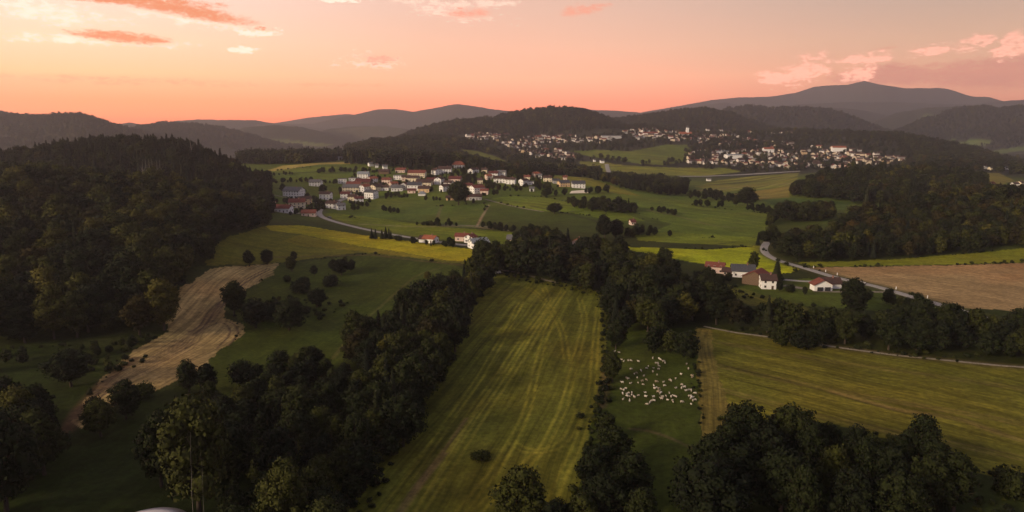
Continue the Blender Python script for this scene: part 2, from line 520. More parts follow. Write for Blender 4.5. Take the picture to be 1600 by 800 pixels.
# ------------------------------------------------------------------ ground cover
# name, outline, base colour, direction of the rows (two points), row spacing, contrast of the rows
G_DARK = (0.030, 0.034, 0.010)
FIELDS = [
    ('hillside_meadow', [(320, 415), (330, 392), (350, 372), (420, 352), (480, 357), (560, 372), (640, 388), (735, 402), (735, 412), (690, 410), (640, 402), (560, 395), (440, 410), (400, 413)], (0.081, 0.085, 0.009), ((330, 400), (720, 408)), 5.0, 0.35),
    ('yellow_meadow', [(416, 352), (470, 352), (560, 366), (640, 377), (745, 390), (752, 400), (735, 408), (700, 407), (640, 396), (560, 384), (470, 366), (420, 360)], (0.176, 0.172, 0.007), ((420, 356), (740, 402)), 4.0, 0.45),
    ('ochre_meadow', [(470, 367), (560, 385), (640, 397), (700, 408), (640, 401), (560, 392), (470, 384), (440, 376)], (0.119, 0.116, 0.009), ((440, 370), (700, 405)), 4.0, 0.4),
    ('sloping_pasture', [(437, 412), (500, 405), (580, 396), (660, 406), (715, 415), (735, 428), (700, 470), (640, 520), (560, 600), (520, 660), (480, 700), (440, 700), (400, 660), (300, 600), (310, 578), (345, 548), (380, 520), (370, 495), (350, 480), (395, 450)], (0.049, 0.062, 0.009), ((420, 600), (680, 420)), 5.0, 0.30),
    ('stubble_field', [(437, 411), (400, 414), (330, 419), (300, 440), (262, 462), (235, 475), (222, 492), (262, 508), (262, 520), (215, 545), (165, 585), (130, 625), (108, 655), (125, 672), (160, 640), (215, 618), (270, 600), (310, 580), (345, 548), (380, 521), (376, 508), (350, 497), (355, 470), (390, 450), (425, 430)], (0.205, 0.150, 0.060), ((120, 650), (420, 420)), 2.2, 0.75),
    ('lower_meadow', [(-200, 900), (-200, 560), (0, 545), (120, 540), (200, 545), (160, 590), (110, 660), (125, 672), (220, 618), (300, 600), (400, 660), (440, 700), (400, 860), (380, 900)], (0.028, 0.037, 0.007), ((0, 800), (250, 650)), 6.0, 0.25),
    ('mown_meadow', [(782, 424), (830, 430), (880, 442), (948, 457), (950, 520), (944, 600), (925, 655), (905, 760), (895, 900), (360, 900), (480, 800), (560, 720), (620, 640), (690, 560), (735, 490), (755, 440)], (0.059, 0.069, 0.008), ((640, 800), (880, 460)), 4.2, 0.75),
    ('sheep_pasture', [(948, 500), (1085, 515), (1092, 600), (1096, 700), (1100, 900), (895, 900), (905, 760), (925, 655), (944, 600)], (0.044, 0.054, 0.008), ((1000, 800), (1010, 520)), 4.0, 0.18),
    ('hay_meadow', [(1085, 512), (1130, 515), (1180, 522), (1240, 532), (1300, 543), (1400, 556), (1600, 574), (1850, 595), (1850, 860), (1600, 760), (1480, 720), (1350, 672), (1250, 655), (1150, 655), (1096, 660)], (0.085, 0.085, 0.010), ((1100, 540), (1600, 660)), 4.6, 0.62),
    ('dry_grass_strip', [(1085, 512), (1112, 514), (1118, 560), (1130, 620), (1160, 655), (1140, 675), (1098, 690), (1092, 600)], (0.109, 0.081, 0.019), ((1100, 660), (1100, 520)), 2.5, 0.7),
    ('village_meadow', [(545, 340), (600, 325), (700, 322), (745, 318), (764, 318), (740, 356), (700, 352), (640, 345), (600, 345)], (0.048, 0.064, 0.010), ((560, 345), (740, 320)), 8.0, 0.2),
    ('roadside_meadow', [(500, 332), (540, 335), (600, 342), (640, 348), (700, 355), (800, 362), (830, 375), (800, 383), (745, 380), (640, 372), (560, 356), (510, 342)], (0.095, 0.108, 0.009), ((510, 338), (800, 372)), 7.0, 0.4),
    ('hilltop_stubble', [(418, 266), (440, 259), (500, 254), (545, 252), (548, 256), (500, 257), (470, 261), (430, 268)], (0.228, 0.177, 0.043), ((420, 262), (545, 254)), 6.0, 0.3),
    ('hilltop_meadow', [(420, 268), (470, 262), (530, 260), (515, 267), (440, 270)], (0.090, 0.104, 0.011), ((420, 266), (530, 262)), 6.0, 0.3),
    ('village_slope', [(425, 282), (460, 276), (500, 284), (540, 300), (520, 306), (470, 298), (420, 296)], (0.071, 0.081, 0.010), ((425, 290), (540, 300)), 7.0, 0.25),
    ('terraced_meadow', [(760, 312), (800, 306), (850, 308), (900, 318), (960, 330), (1010, 345), (960, 345), (900, 334), (850, 330), (800, 322)], (0.081, 0.102, 0.011), ((770, 315), (960, 335)), 9.0, 0.55),
    ('long_slope_meadow', [(1000, 315), (1060, 318), (1120, 325), (1208, 335), (1205, 352), (1200, 370), (1100, 372), (1010, 365), (1050, 350), (980, 330)], (0.065, 0.083, 0.011), ((1000, 318), (1200, 345)), 12.0, 0.45),
    ('pale_meadow', [(1040, 362), (1100, 366), (1195, 372), (1190, 385), (1100, 382), (1000, 376), (990, 368)], (0.100, 0.116, 0.011), ((1000, 370), (1190, 378)), 9.0, 0.4),
    ('bright_meadow', [(960, 385), (1050, 388), (1110, 390), (1190, 384), (1198, 398), (1225, 412), (1252, 422), (1215, 430), (1160, 428), (1120, 416), (1060, 406)], (0.190, 0.198, 0.007), ((980, 388), (1240, 420)), 8.0, 0.35),
    ('roadside_verge', [(1240, 409), (1300, 409), (1400, 405), (1500, 397), (1600, 388), (1850, 372), (1850, 398), (1600, 410), (1500, 413), (1400, 415), (1270, 417)], (0.119, 0.127, 0.011), ((1250, 412), (1600, 400)), 6.0, 0.3),
    ('ploughed_field', [(1255, 418), (1400, 416), (1500, 414), (1600, 411), (1850, 398), (1850, 520), (1600, 488), (1490, 479), (1400, 456), (1330, 436)], (0.200, 0.128, 0.058), ((1280, 420), (1600, 470)), 3.6, 0.30),
    ('farm_meadow', [(1205, 440), (1262, 434), (1330, 446), (1450, 474), (1550, 494), (1500, 500), (1300, 480), (1200, 478), (1140, 450)], (0.052, 0.067, 0.010), ((1180, 460), (1400, 470)), 6.0, 0.2),
    ('hedge_bank', [(1120, 440), (1180, 456), (1260, 480), (1300, 500), (1240, 500), (1140, 465)], (0.074, 0.073, 0.012), ((1120, 445), (1290, 495)), 3.0, 0.5),
    # beyond the village
    ('far_pasture', [(720, 233), (745, 236), (775, 245), (792, 252), (765, 252), (735, 246)], (0.109, 0.109, 0.015), ((720, 234), (790, 252)), 20.0, 0.3),
    ('ridge_end_pasture', [(858, 275), (915, 277), (950, 288), (975, 296), (1000, 306), (960, 302), (930, 292), (880, 284)], (0.128, 0.114, 0.012), ((860, 278), (980, 300)), 10.0, 0.3),
    ('valley_pasture', [(905, 252), (950, 254), (965, 258), (950, 270), (915, 268)], (0.109, 0.104, 0.016), ((905, 255), (960, 262)), 18.0, 0.4),
    ('town_pasture', [(890, 236), (930, 234), (985, 236), (1010, 232), (1040, 226), (1072, 226), (1082, 238), (1075, 252), (1040, 258), (1000, 256), (960, 250), (920, 244)], (0.081, 0.094, 0.014), ((900, 240), (1070, 245)), 25.0, 0.45),
    ('far_strip_pasture', [(945, 256), (1010, 260), (1060, 262), (1130, 262), (1160, 268), (1100, 275), (1040, 274), (985, 270), (955, 266)], (0.114, 0.112, 0.015), ((950, 260), (1150, 270)), 20.0, 0.6),
    ('striped_field', [(1085, 292), (1120, 282), (1180, 275), (1248, 270), (1243, 290), (1180, 296), (1120, 300)], (0.119, 0.112, 0.019), ((1090, 292), (1245, 272)), 26.0, 0.9),
    ('brown_strip', [(1120, 306), (1180, 298), (1235, 291), (1234, 308), (1180, 312), (1130, 312)], (0.133, 0.102, 0.021), ((1130, 305), (1230, 298)), 18.0, 0.3),
    ('shaded_meadow', [(1190, 312), (1235, 309), (1330, 316), (1320, 328), (1250, 330), (1210, 322)], (0.038, 0.057, 0.012), ((1190, 315), (1320, 320)), 16.0, 0.2),  # the meadow's shade is put into its base colour
    ('clearing', [(1530, 270), (1560, 270), (1585, 282), (1560, 290), (1540, 284)], (0.123, 0.099, 0.020), ((1530, 272), (1580, 286)), 10.0, 0.3),
    ('far_valley_meadow', [(1478, 218), (1500, 220), (1545, 219), (1550, 226), (1520, 231), (1495, 228)], (0.085, 0.109, 0.028), ((1480, 220), (1545, 224)), 40.0, 0.2),
    ('far_river_meadow', [(1545, 236), (1600, 229), (1700, 226), (1700, 233), (1600, 236), (1560, 240)], (0.085, 0.104, 0.028), ((1550, 236), (1600, 231)), 40.0, 0.2),
    ('far_hill_field', [(1420, 184), (1470, 179), (1468, 183), (1440, 188)], (0.076, 0.088, 0.031), ((1420, 184), (1470, 180)), 40.0, 0.2),
    ('misty_meadow', [(400, 218), (430, 217), (520, 226), (500, 229), (440, 225)], (0.085, 0.094, 0.025), ((400, 218), (500, 226)), 40.0, 0.2),
]
HUE = {'hay_meadow': (1.06, 1.0, 1.1), 'mown_meadow': (1.12, 0.97, 1.1), 'yellow_meadow': (1.08, 0.98, 1), 'ochre_meadow': (1.08, 0.95, 1), 'hillside_meadow': (1.05, 0.96, 1)}
DIM = {'sloping_pasture': 0.66, 'lower_meadow': 0.62, 'sheep_pasture': 0.72, 'stubble_field': 1.1, 'farm_meadow': 0.85, 'long_slope_meadow': 1.05, 'town_pasture': 1.0, 'yellow_meadow': 1.12, 'bright_meadow': 1.1, 'village_meadow': 1.15, 'terraced_meadow': 1.1, 'pale_meadow': 0.9, 'roadside_meadow': 0.92, 'hay_meadow': 0.95, 'mown_meadow': 1.05}  # low factors put the dim foreground into the near pastures' colour
AREA = np.zeros(GX.shape, np.int32)
WX_ = GX + (fbm(GX / 5, GY / 5, 201, 2) - 0.5) * 3.2      # ragged margins
WY_ = GY + (fbm(GX / 5, GY / 5, 202, 2) - 0.5) * 3.2
for k, f in enumerate(FIELDS):
    poly = outline(f[1])
    AREA[inside(WX_, WY_, poly)] = k + 1

# colours of the land that is no named field: grass in the middle distance, woodland floor far off
RG = np.hypot(GX, GY)
COLR = np.empty(GX.shape + (3,))
gn = fbm(GX / 180, GY / 180, 21)[..., None]
grass_c = np.array((0.022, 0.028, 0.006)) * (0.7 + 0.6 * gn)  # near grass, foreground dimness put into its colour
grass_c2 = np.array((0.062, 0.084, 0.011)) * (0.7 + 0.6 * gn)
base = 1.3 * (grass_c + (grass_c2 - grass_c) * np.clip((RG - 500) / 300, 0, 1)[..., None])
wood_c = np.array((0.026, 0.027, 0.014)) * (0.7 + 0.8 * fbm(GX / 40, GY / 40, 5)[..., None])
fw = np.clip((RG - 1150) / 350, 0, 1)[..., None]
COLR[:] = base * (1 - fw) + wood_c * fw
# pale clearings scattered over the far wooded hills
cl = fbm(GX / 420, GY / 300, 33, 2)
m = np.clip((cl - 0.66) / 0.03, 0, 1) * (RG > 3000) * (GZ < 40)
COLR += m[..., None] * (np.array((0.075, 0.072, 0.04)) - COLR)
ROWS = np.zeros(GX.shape + (3,))
ROWS[..., 0] = (GX * 0.3 + GY) / 9.0; ROWS[..., 1] = (GX - GY * 0.3) / 250.0; ROWS[..., 2] = 0.18
for k, (name, px, c, (a, b), sp, amp) in enumerate(FIELDS):
    m = AREA == k + 1
    if not m.any():
        print('empty field', name); continue
    (ax, bx), (ay, by) = spot([a[0], b[0]], [a[1], b[1]])
    L = math.hypot(bx - ax, by - ay); ux, uy = (bx - ax) / L, (by - ay) / L
    x, y = GX[m], GY[m]
    wob = (fbm(x / 90, y / 90, 60 + k, 2) - 0.5)
    if name == 'stubble_field':
        wob = wob * 3.2
    acr = (-uy * x + ux * y) + wob * 9
    alo = (ux * x + uy * y)
    ROWS[m, 0] = acr / sp; ROWS[m, 1] = alo / (sp * 30); ROWS[m, 2] = amp
    v = 0.82 + 0.36 * fbm(x / 45, y / 45, 90 + k)[:, None]
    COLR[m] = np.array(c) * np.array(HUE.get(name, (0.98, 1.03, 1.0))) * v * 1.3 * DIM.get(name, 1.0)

def wear(pts, width, colour, strength, soft=0.5, only=None):
    """beaten or dried line on the ground"""
    W = path(pts)
    d = line_dist(GX, GY, W, width * 1.6)
    s = np.clip((width / 2 * (1 + soft) - d) / (width * soft + 1e-6), 0, 1) * strength
    s = s * (0.55 + 0.9 * fbm(GX / 9, GY / 9, 13))
    s = np.clip(s, 0, 1)
    if only is not None:
        k = [f[0] for f in FIELDS].index(only) + 1
        s = s * (AREA == k)
    COLR[:] = COLR + s[..., None] * (np.array(colour) - COLR)

def wheel_marks(pts, gap, width, colour, strength, only=None):
    W = path(pts)
    T = np.gradient(W, axis=0); N = np.stack([-T[:, 1], T[:, 0]], 1) / np.maximum(np.hypot(T[:, 0], T[:, 1]), 1e-6)[:, None]
    for s in (-0.5, 0.5):
        V = W + N * gap * s
        d = line_dist(GX, GY, V, width * 1.6)
        f = np.clip((width - d) / width, 0, 1) * strength * (0.5 + fbm(GX / 7, GY / 7, 17))
        if only is not None:
            f = f * (AREA == [q[0] for q in FIELDS].index(only) + 1)
        f = np.clip(f, 0, 1)
        COLR[:] = COLR + f[..., None] * (np.array(colour) - COLR)

PALE = (0.210, 0.190, 0.024); TAN = (0.19, 0.125, 0.055)
for pts in ([(640, 800), (690, 720), (740, 640), (790, 570), (830, 510), (860, 470), (850, 450)],
            [(655, 800), (705, 725), (760, 640), (815, 560), (850, 500), (868, 472), (880, 455)],
            [(720, 800), (770, 740), (800, 690), (825, 640), (835, 590), (850, 530), (870, 480)],
            [(800, 690), (812, 702), (840, 706), (870, 700), (890, 680), (905, 640)],
            [(745, 800), (800, 745), (850, 700), (880, 640), (900, 560), (915, 500), (905, 465)],
            [(600, 800), (660, 720), (700, 660), (750, 590), (790, 520), (815, 470)],
            [(790, 440), (830, 450), (860, 480), (880, 520), (885, 560)],
            [(860, 790), (880, 740), (905, 690), (925, 620), (930, 540), (935, 480)]):
    wheel_marks(pts, 2.2, 0.9, PALE, 0.6, 'mown_meadow')
wear([(625, 800), (660, 750), (700, 700), (730, 655)], 2.2, TAN, 0.6, only='mown_meadow')
wear([(700, 705), (735, 655), (765, 610)], 1.6, PALE, 0.8, only='mown_meadow')
wear([(948, 560), (946, 600), (938, 635)], 3.5, TAN, 0.5)
wear([(985, 670), (1010, 672), (1045, 683), (1080, 700)], 1.2, (0.10, 0.075, 0.035), 0.6)
for i in range(9):
    wheel_marks([(1120, 535 + i * 12), (1300, 565 + i * 15), (1480, 590 + i * 17), (1600, 608 + i * 18)], 2.4, 0.9, PALE if i % 3 else TAN, 0.45, 'hay_meadow')
wear([(1300, 612), (1400, 640), (1500, 655), (1600, 690)], 3.0, TAN, 0.4, only='hay_meadow')
wear([(520, 560), (560, 510), (610, 465), (650, 430), (690, 418)], 1.6, (0.11, 0.10, 0.035), 0.5)
wear([(430, 402), (500, 400), (580, 398), (660, 408), (720, 414)], 2.6, (0.10, 0.065, 0.035), 0.7)
wear([(105, 672), (125, 640), (160, 600), (210, 560)], 4.0, (0.10, 0.06, 0.032), 0.7)
for off in (-6, 0, 7, 14, 20, 26, 33):
    wheel_marks([(130 + off, 640 - off), (200 + off, 580), (270 + off, 540), (330, 500 - off / 2), (350, 470), (380, 440), (420, 420)], 2.0, 0.45, (0.085, 0.055, 0.034), 0.6, 'stubble_field')
wheel_marks([(345, 545), (370, 520), (362, 505), (340, 500), (300, 520)], 3.0, 0.7, (0.085, 0.055, 0.034), 0.9, 'stubble_field')
wear([(1130, 448), (1190, 468), (1250, 485), (1290, 500)], 1.4, PALE, 0.8)
wear([(764, 320), (752, 340), (745, 354)], 2.2, (0.22, 0.18, 0.10), 0.9)
wear([(690, 322), (684, 335), (682, 348)], 3.0, (0.12, 0.10, 0.05), 0.7)
wear([(560, 350), (640, 354), (740, 354), (770, 358)], 2.6, (0.24, 0.19, 0.11), 0.8)
wear([(1010, 328), (1060, 338), (1110, 352), (1150, 356)], 3.0, (0.12, 0.10, 0.05), 0.7)
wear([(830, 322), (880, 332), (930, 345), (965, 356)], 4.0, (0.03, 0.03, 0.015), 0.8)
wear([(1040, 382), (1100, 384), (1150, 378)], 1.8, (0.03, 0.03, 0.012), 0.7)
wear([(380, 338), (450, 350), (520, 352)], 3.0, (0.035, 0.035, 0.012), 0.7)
wear([(720, 255), (790, 252)], 6.0, (0.13, 0.11, 0.05), 0.5)
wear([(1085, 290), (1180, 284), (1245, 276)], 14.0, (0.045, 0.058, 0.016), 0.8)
wear([(1090, 298), (1180, 290), (1240, 286)], 12.0, (0.19, 0.15, 0.06), 0.7)
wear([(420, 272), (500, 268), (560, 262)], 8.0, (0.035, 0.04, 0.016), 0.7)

for pts in ([(572, 300), (548, 307), (512, 320), (497, 327), (492, 332), (500, 338), (540, 351), (600, 364), (680, 377), (745, 384)],
            [(1199, 378), (1188, 386), (1190, 393), (1218, 408), (1265, 421), (1315, 436), (1375, 449), (1440, 468), (1510, 488), (1620, 520)]):
    wear(pts, 12.0, (0.060, 0.058, 0.020), 0.8)
wear([(1185, 524), (1290, 540), (1400, 555), (1560, 571), (1650, 577)], 6.0, (0.085, 0.070, 0.026), 0.8)

def land_material():
    m, t, b = new_mat('land', 0.95, 0.05)
    ca = t.node('ShaderNodeAttribute', attribute_name='soil')
    ra = t.node('ShaderNodeAttribute', attribute_name='rows')
    s = t.node('ShaderNodeSeparateXYZ'); t.l.new(ra.outputs['Vector'], s.inputs[0])
    geo = t.node('ShaderNodeNewGeometry')
    rv = t.combine(s.outputs[0], s.outputs[1], 0.0)
    rv2 = t.combine(t.math('MULTIPLY', s.outputs[0], 2.3), t.math('MULTIPLY', s.outputs[1], 1.7), 3.0)
    n1 = t.noise(rv, 1.0, 4.0, 0.7)
    n2 = t.noise(rv2, 1.0, 2.0, 0.6)
    rowsum = t.math('ADD', t.math('SUBTRACT', n1, 0.5), t.math('MULTIPLY', t.math('SUBTRACT', n2, 0.5), 0.9))
    rowf = t.math('MULTIPLY_ADD', t.math('MULTIPLY', rowsum, s.outputs[2]), 2.4, 1.0)
    g1 = t.noise(geo.outputs['Position'], 0.035, 4.0, 0.6)
    g2 = t.noise(geo.outputs['Position'], 0.55, 4.0, 0.65)
    g3 = t.noise(geo.outputs['Position'], 0.011, 3.0, 0.6)
    f = t.math('MULTIPLY', rowf, t.maprange(g1, 0.25, 0.75, 0.72, 1.28))
    f = t.math('MULTIPLY', f, t.maprange(g2, 0.25, 0.75, 0.62, 1.38))
    g4 = t.noise(geo.outputs['Position'], 0.16, 3.0, 0.6)
    f = t.math('MULTIPLY', f, t.maprange(g4, 0.25, 0.75, 0.78, 1.22))
    f = t.math('MAXIMUM', f, 0.12)
    c = t.node('ShaderNodeVectorMath', operation='SCALE')
    t.l.new(ca.outputs['Color'], c.inputs[0]); t.put(c.inputs['Scale'], f)
    # drier, browner growth in broad drifts
    dry = t.mix(0.55, c.outputs[0], t.mix(1.0, c.outputs[0], (1.35, 0.95, 0.8), 'MULTIPLY'))
    cc = t.mix(t.maprange(g3, 0.45, 0.7), c.outputs[0], dry)
    t.l.new(cc, b.inputs['Base Color'])
    bp = t.node('ShaderNodeBump'); bp.inputs['Strength'].default_value = 0.5; bp.inputs['Distance'].default_value = 0.6
    t.l.new(g2, bp.inputs['Height']); t.l.new(bp.outputs[0], b.inputs['Normal'])
    return m

LAND = land_material()

# every field is a sheet of its own cut from the one ground grid (shared borders, no overlap)
ii, jj = np.meshgrid(np.arange(NR - 1), np.arange(NC - 1), indexing='ij')
q = np.stack([ii * NC + jj, ii * NC + jj + 1, (ii + 1) * NC + jj + 1, (ii + 1) * NC + jj], -1).reshape(-1, 4)
fa = AREA[:-1, :-1].reshape(-1)
CO = np.stack([GX, GY, GZ], -1).reshape(-1, 3)
gy_, gx_ = np.gradient(GZ)     # smooth normals from the analytic grid so that no seams show
P = np.stack([GX, GY, GZ], -1)
dR = np.gradient(P, axis=0); dC = np.gradient(P, axis=1)
NRM = np.cross(dC, dR); NRM /= np.linalg.norm(NRM, axis=-1, keepdims=True)
NRM[NRM[..., 2] < 0] *= -1
NRM = NRM.reshape(-1, 3)
for k in range(len(FIELDS) + 1):
    sel = q[fa == k]
    if not len(sel):
        continue
    used, inv = np.unique(sel, return_inverse=True)
    name = 'ground' if k == 0 else FIELDS[k - 1][0]
    me = grid_mesh(name, CO[used], inv.reshape(-1, 4)[:, ::1], (LAND,))
    me.shade_smooth()
    a = me.color_attributes.new('soil', 'FLOAT_COLOR', 'POINT')
    cdat = np.ones((len(used), 4), np.float32); cdat[:, :3] = COLR.reshape(-1, 3)[used]
    a.data.foreach_set('color', cdat.ravel())
    ra = me.attributes.new('rows', 'FLOAT_VECTOR', 'POINT')
    ra.data.foreach_set('vector', ROWS.reshape(-1, 3)[used].astype(np.float32).ravel())
    me.normals_split_custom_set_from_vertices(NRM[used].astype(np.float32))
    o = link(bpy.data.objects.new(name, me))
    tag(o, kind='structure')

# ------------------------------------------------------------------ roads and tracks
def asphalt():
    m, t, b = new_mat('asphalt', 0.85, 0.3)
    geo = t.node('ShaderNodeNewGeometry')
    n = t.noise(geo.outputs['Position'], 0.5, 5.0, 0.6)
    t.l.new(t.ramp(n, [(0.3, (0.22, 0.20, 0.17)), (0.7, (0.31, 0.285, 0.245))]), b.inputs['Base Color'])
    return m
def gravel():
    m, t, b = new_mat('gravel', 0.95, 0.1)
    geo = t.node('ShaderNodeNewGeometry')
    n = t.noise(geo.outputs['Position'], 0.8, 5.0, 0.7)
    t.l.new(t.ramp(n, [(0.3, (0.12, 0.10, 0.07)), (0.7, (0.26, 0.22, 0.16))]), b.inputs['Base Color'])
    return m
ASPH, GRAV = asphalt(), gravel()

def ribbon(name, pts, width, mat, lift=0.12, smooth=4, label=None):
    W = path(pts, 4)
    for _ in range(smooth):
        W[1:-1] = (W[:-2] + 2 * W[1:-1] + W[2:]) / 4
    # resample finely
    seg = np.hypot(*np.diff(W, axis=0).T); s = np.concatenate([[0], np.cumsum(seg)])
    n = max(4, int(s[-1] / 3.0)); q_ = np.linspace(0, s[-1], n)
    W = np.stack([np.interp(q_, s, W[:, 0]), np.interp(q_, s, W[:, 1])], 1)
    T = np.gradient(W, axis=0); N = np.stack([-T[:, 1], T[:, 0]], 1) / np.hypot(T[:, 0], T[:, 1])[:, None]
    offs = np.linspace(-0.5, 0.5, 5) * width
    V = []
    for k_, of in enumerate(offs):
        p = W + N * of
        z = ground(p[:, 0], p[:, 1]) + lift + np.maximum(0, np.hypot(p[:, 0], p[:, 1]) - 500) * 0.0004 + (0.05 if 0 < k_ < 4 else -0.25)
        V.append(np.stack([p[:, 0], p[:, 1], z], 1))
    V = np.stack(V, 1).reshape(-1, 3)
    i, j = np.meshgrid(np.arange(n - 1), np.arange(4), indexing='ij')
    F = np.stack([i * 5 + j, i * 5 + j + 1, (i + 1) * 5 + j + 1, (i + 1) * 5 + j], -1).reshape(-1, 4)
    me = grid_mesh(name, V, F[:, ::-1], (mat,))
    me.shade_smooth()
    o = link(bpy.data.objects.new(name, me)); tag(o, label, kind='structure')
    return W

ROAD_A = ribbon('country_road', [(572, 300), (548, 307), (530, 313), (512, 320), (497, 327), (492, 332), (500, 338), (515, 344), (540, 351), (570, 358), (600, 364), (640, 371), (680, 377), (715, 382), (745, 384)], 6.5, ASPH)
ribbon('village_street', [(492, 332), (470, 333), (450, 334), (430, 330)], 5.0, ASPH)
ribbon('farm_lane', [(408, 300), (425, 304), (445, 308), (462, 312)], 4.0, GRAV)
ROAD_B = ribbon('valley_road', [(1199, 378), (1192, 381), (1188, 386), (1190, 393), (1200, 400), (1218, 408), (1240, 414), (1265, 421), (1290, 429), (1315, 436), (1345, 442), (1375, 449), (1405, 458), (1440, 468), (1475, 478), (1510, 488), (1550, 500), (1620, 520)], 6.6, ASPH)
ribbon('farm_drive', [(1312, 437), (1290, 439), (1260, 440), (1226, 437), (1215, 436)], 5.0, ASPH)
ribbon('farm_track', [(1400, 457), (1370, 456), (1340, 455), (1310, 456), (1270, 455)], 3.6, GRAV)
ribbon('meadow_path', [(782, 422), (800, 424), (825, 430), (850, 437), (872, 442)], 3.0, GRAV)
ribbon('hedge_path', [(1100, 510), (1125, 515), (1150, 520), (1185, 524), (1230, 531), (1290, 540), (1340, 547), (1400, 555), (1480, 563), (1560, 571), (1650, 577)], 2.0, GRAV)
ribbon('highway', [(1060, 276), (1100, 276), (1150, 274), (1200, 271), (1250, 268)], 12.0, ASPH, 0.6)
ribbon('town_road', [(948, 257), (951, 263), (952, 270)], 9.0, ASPH, 0.5)
ribbon('slope_track', [(757, 311), (775, 316), (800, 322), (825, 327), (850, 331)], 2.4, GRAV)
ribbon('farm_yard', [(1225, 446), (1240, 448), (1262, 452)], 6.0, GRAV)
ribbon('village_lane', [(690, 352), (720, 352), (745, 353), (775, 356), (800, 361)], 3.0, GRAV)

# ------------------------------------------------------------------ trees: shapes (unit height)
rng = np.random.default_rng(11)

def leaf_mat(name, stops, hue=0.0):
    m, t, b = new_mat(name, 0.85, 0.12)
    oi = t.node('ShaderNodeObjectInfo')
    tcn = t.node('ShaderNodeTexCoord')
    n = t.noise(tcn.outputs['Object'], 9.0, 2.0, 0.6)
    n2 = t.noise(tcn.outputs['Object'], 38.0, 2.0, 0.6)
    base = t.ramp(oi.outputs['Random'], stops)
    v = t.math('MULTIPLY', t.maprange(n, 0.3, 0.7, 0.62, 1.45), t.maprange(n2, 0.3, 0.7, 0.75, 1.3))
    sc = t.node('ShaderNodeVectorMath', operation='SCALE')
    t.l.new(base, sc.inputs[0]); t.put(sc.inputs['Scale'], v)
    t.l.new(sc.outputs[0], b.inputs['Base Color'])
    return m

LEAF = leaf_mat('broad_leaves', [(0.0, (0.0079, 0.0105, 0.0039)), (0.45, (0.0124, 0.0164, 0.0046)), (0.8, (0.0210, 0.0249, 0.0052)), (1.0, (0.0341, 0.0367, 0.0066))])
LEAFL = leaf_mat('olive_sunlit_leaves', [(0.0, (0.0279, 0.0312, 0.0067)), (0.5, (0.0435, 0.0446, 0.0078)), (1.0, (0.0669, 0.0586, 0.0101))])  # lighter crowns: sunlit highlights are put into the leaf colour
LEAFW = leaf_mat('autumn_leaves', [(0.0, (0.0150, 0.0139, 0.0046)), (0.5, (0.0231, 0.0196, 0.0052)), (0.85, (0.0347, 0.0266, 0.0064)), (1.0, (0.0491, 0.0306, 0.0081))])
NEEDLE = leaf_mat('needles', [(0.0, (0.0072, 0.0104, 0.0064)), (0.6, (0.0120, 0.0152, 0.0072)), (1.0, (0.0208, 0.0224, 0.0080))])
BARK, bt_, bb_ = new_mat('bark', 0.95, 0.1)
bb_.inputs['Base Color'].default_value = (0.055, 0.042, 0.032, 1)
DEADWOOD, _t, _b = new_mat('pale_dead_wood', 0.9, 0.1)
_b.inputs['Base Color'].default_value = (0.20, 0.175, 0.15, 1)

def ico(c, r, sub, squash=1.0):
    bm = bmesh.new()
    bmesh.ops.create_icosphere(bm, subdivisions=sub, radius=1)
    V = np.array([v.co[:] for v in bm.verts]); F = [[v.index for v in f.verts] for f in bm.faces]
    bm.free()
    V = V * (1 + 0.16 * (rng.random((len(V), 1)) - 0.5))
    return V * np.array([r, r, r * squash]) + np.array(c), F

def leaf_quads(pos, nrm, size):
    """small folded leaf sprays facing roughly along nrm"""
    n = len(pos)
    jit = nrm + rng.normal(0, 0.75, (n, 3)); jit /= np.linalg.norm(jit, axis=1, keepdims=True)
    ref = rng.normal(0, 1, (n, 3))
    u = np.cross(jit, ref); u /= np.linalg.norm(u, axis=1, keepdims=True)
    v = np.cross(jit, u)
    s = size * rng.uniform(0.6, 1.35, (n, 1))
    a = rng.uniform(0.55, 1.0, (n, 1))
    V = np.stack([pos + u * s, pos + v * s * a + jit * s * 0.25, pos - u * s * 0.9, pos - v * s * a * 0.9 - jit * s * 0.2], 1).reshape(-1, 3)
    N = nrm * 0.55 + jit * 0.65; N /= np.linalg.norm(N, axis=1, keepdims=True)
    N = np.repeat(N, 4, axis=0)
    F = np.arange(n * 4).reshape(-1, 4)
    return V, N, F

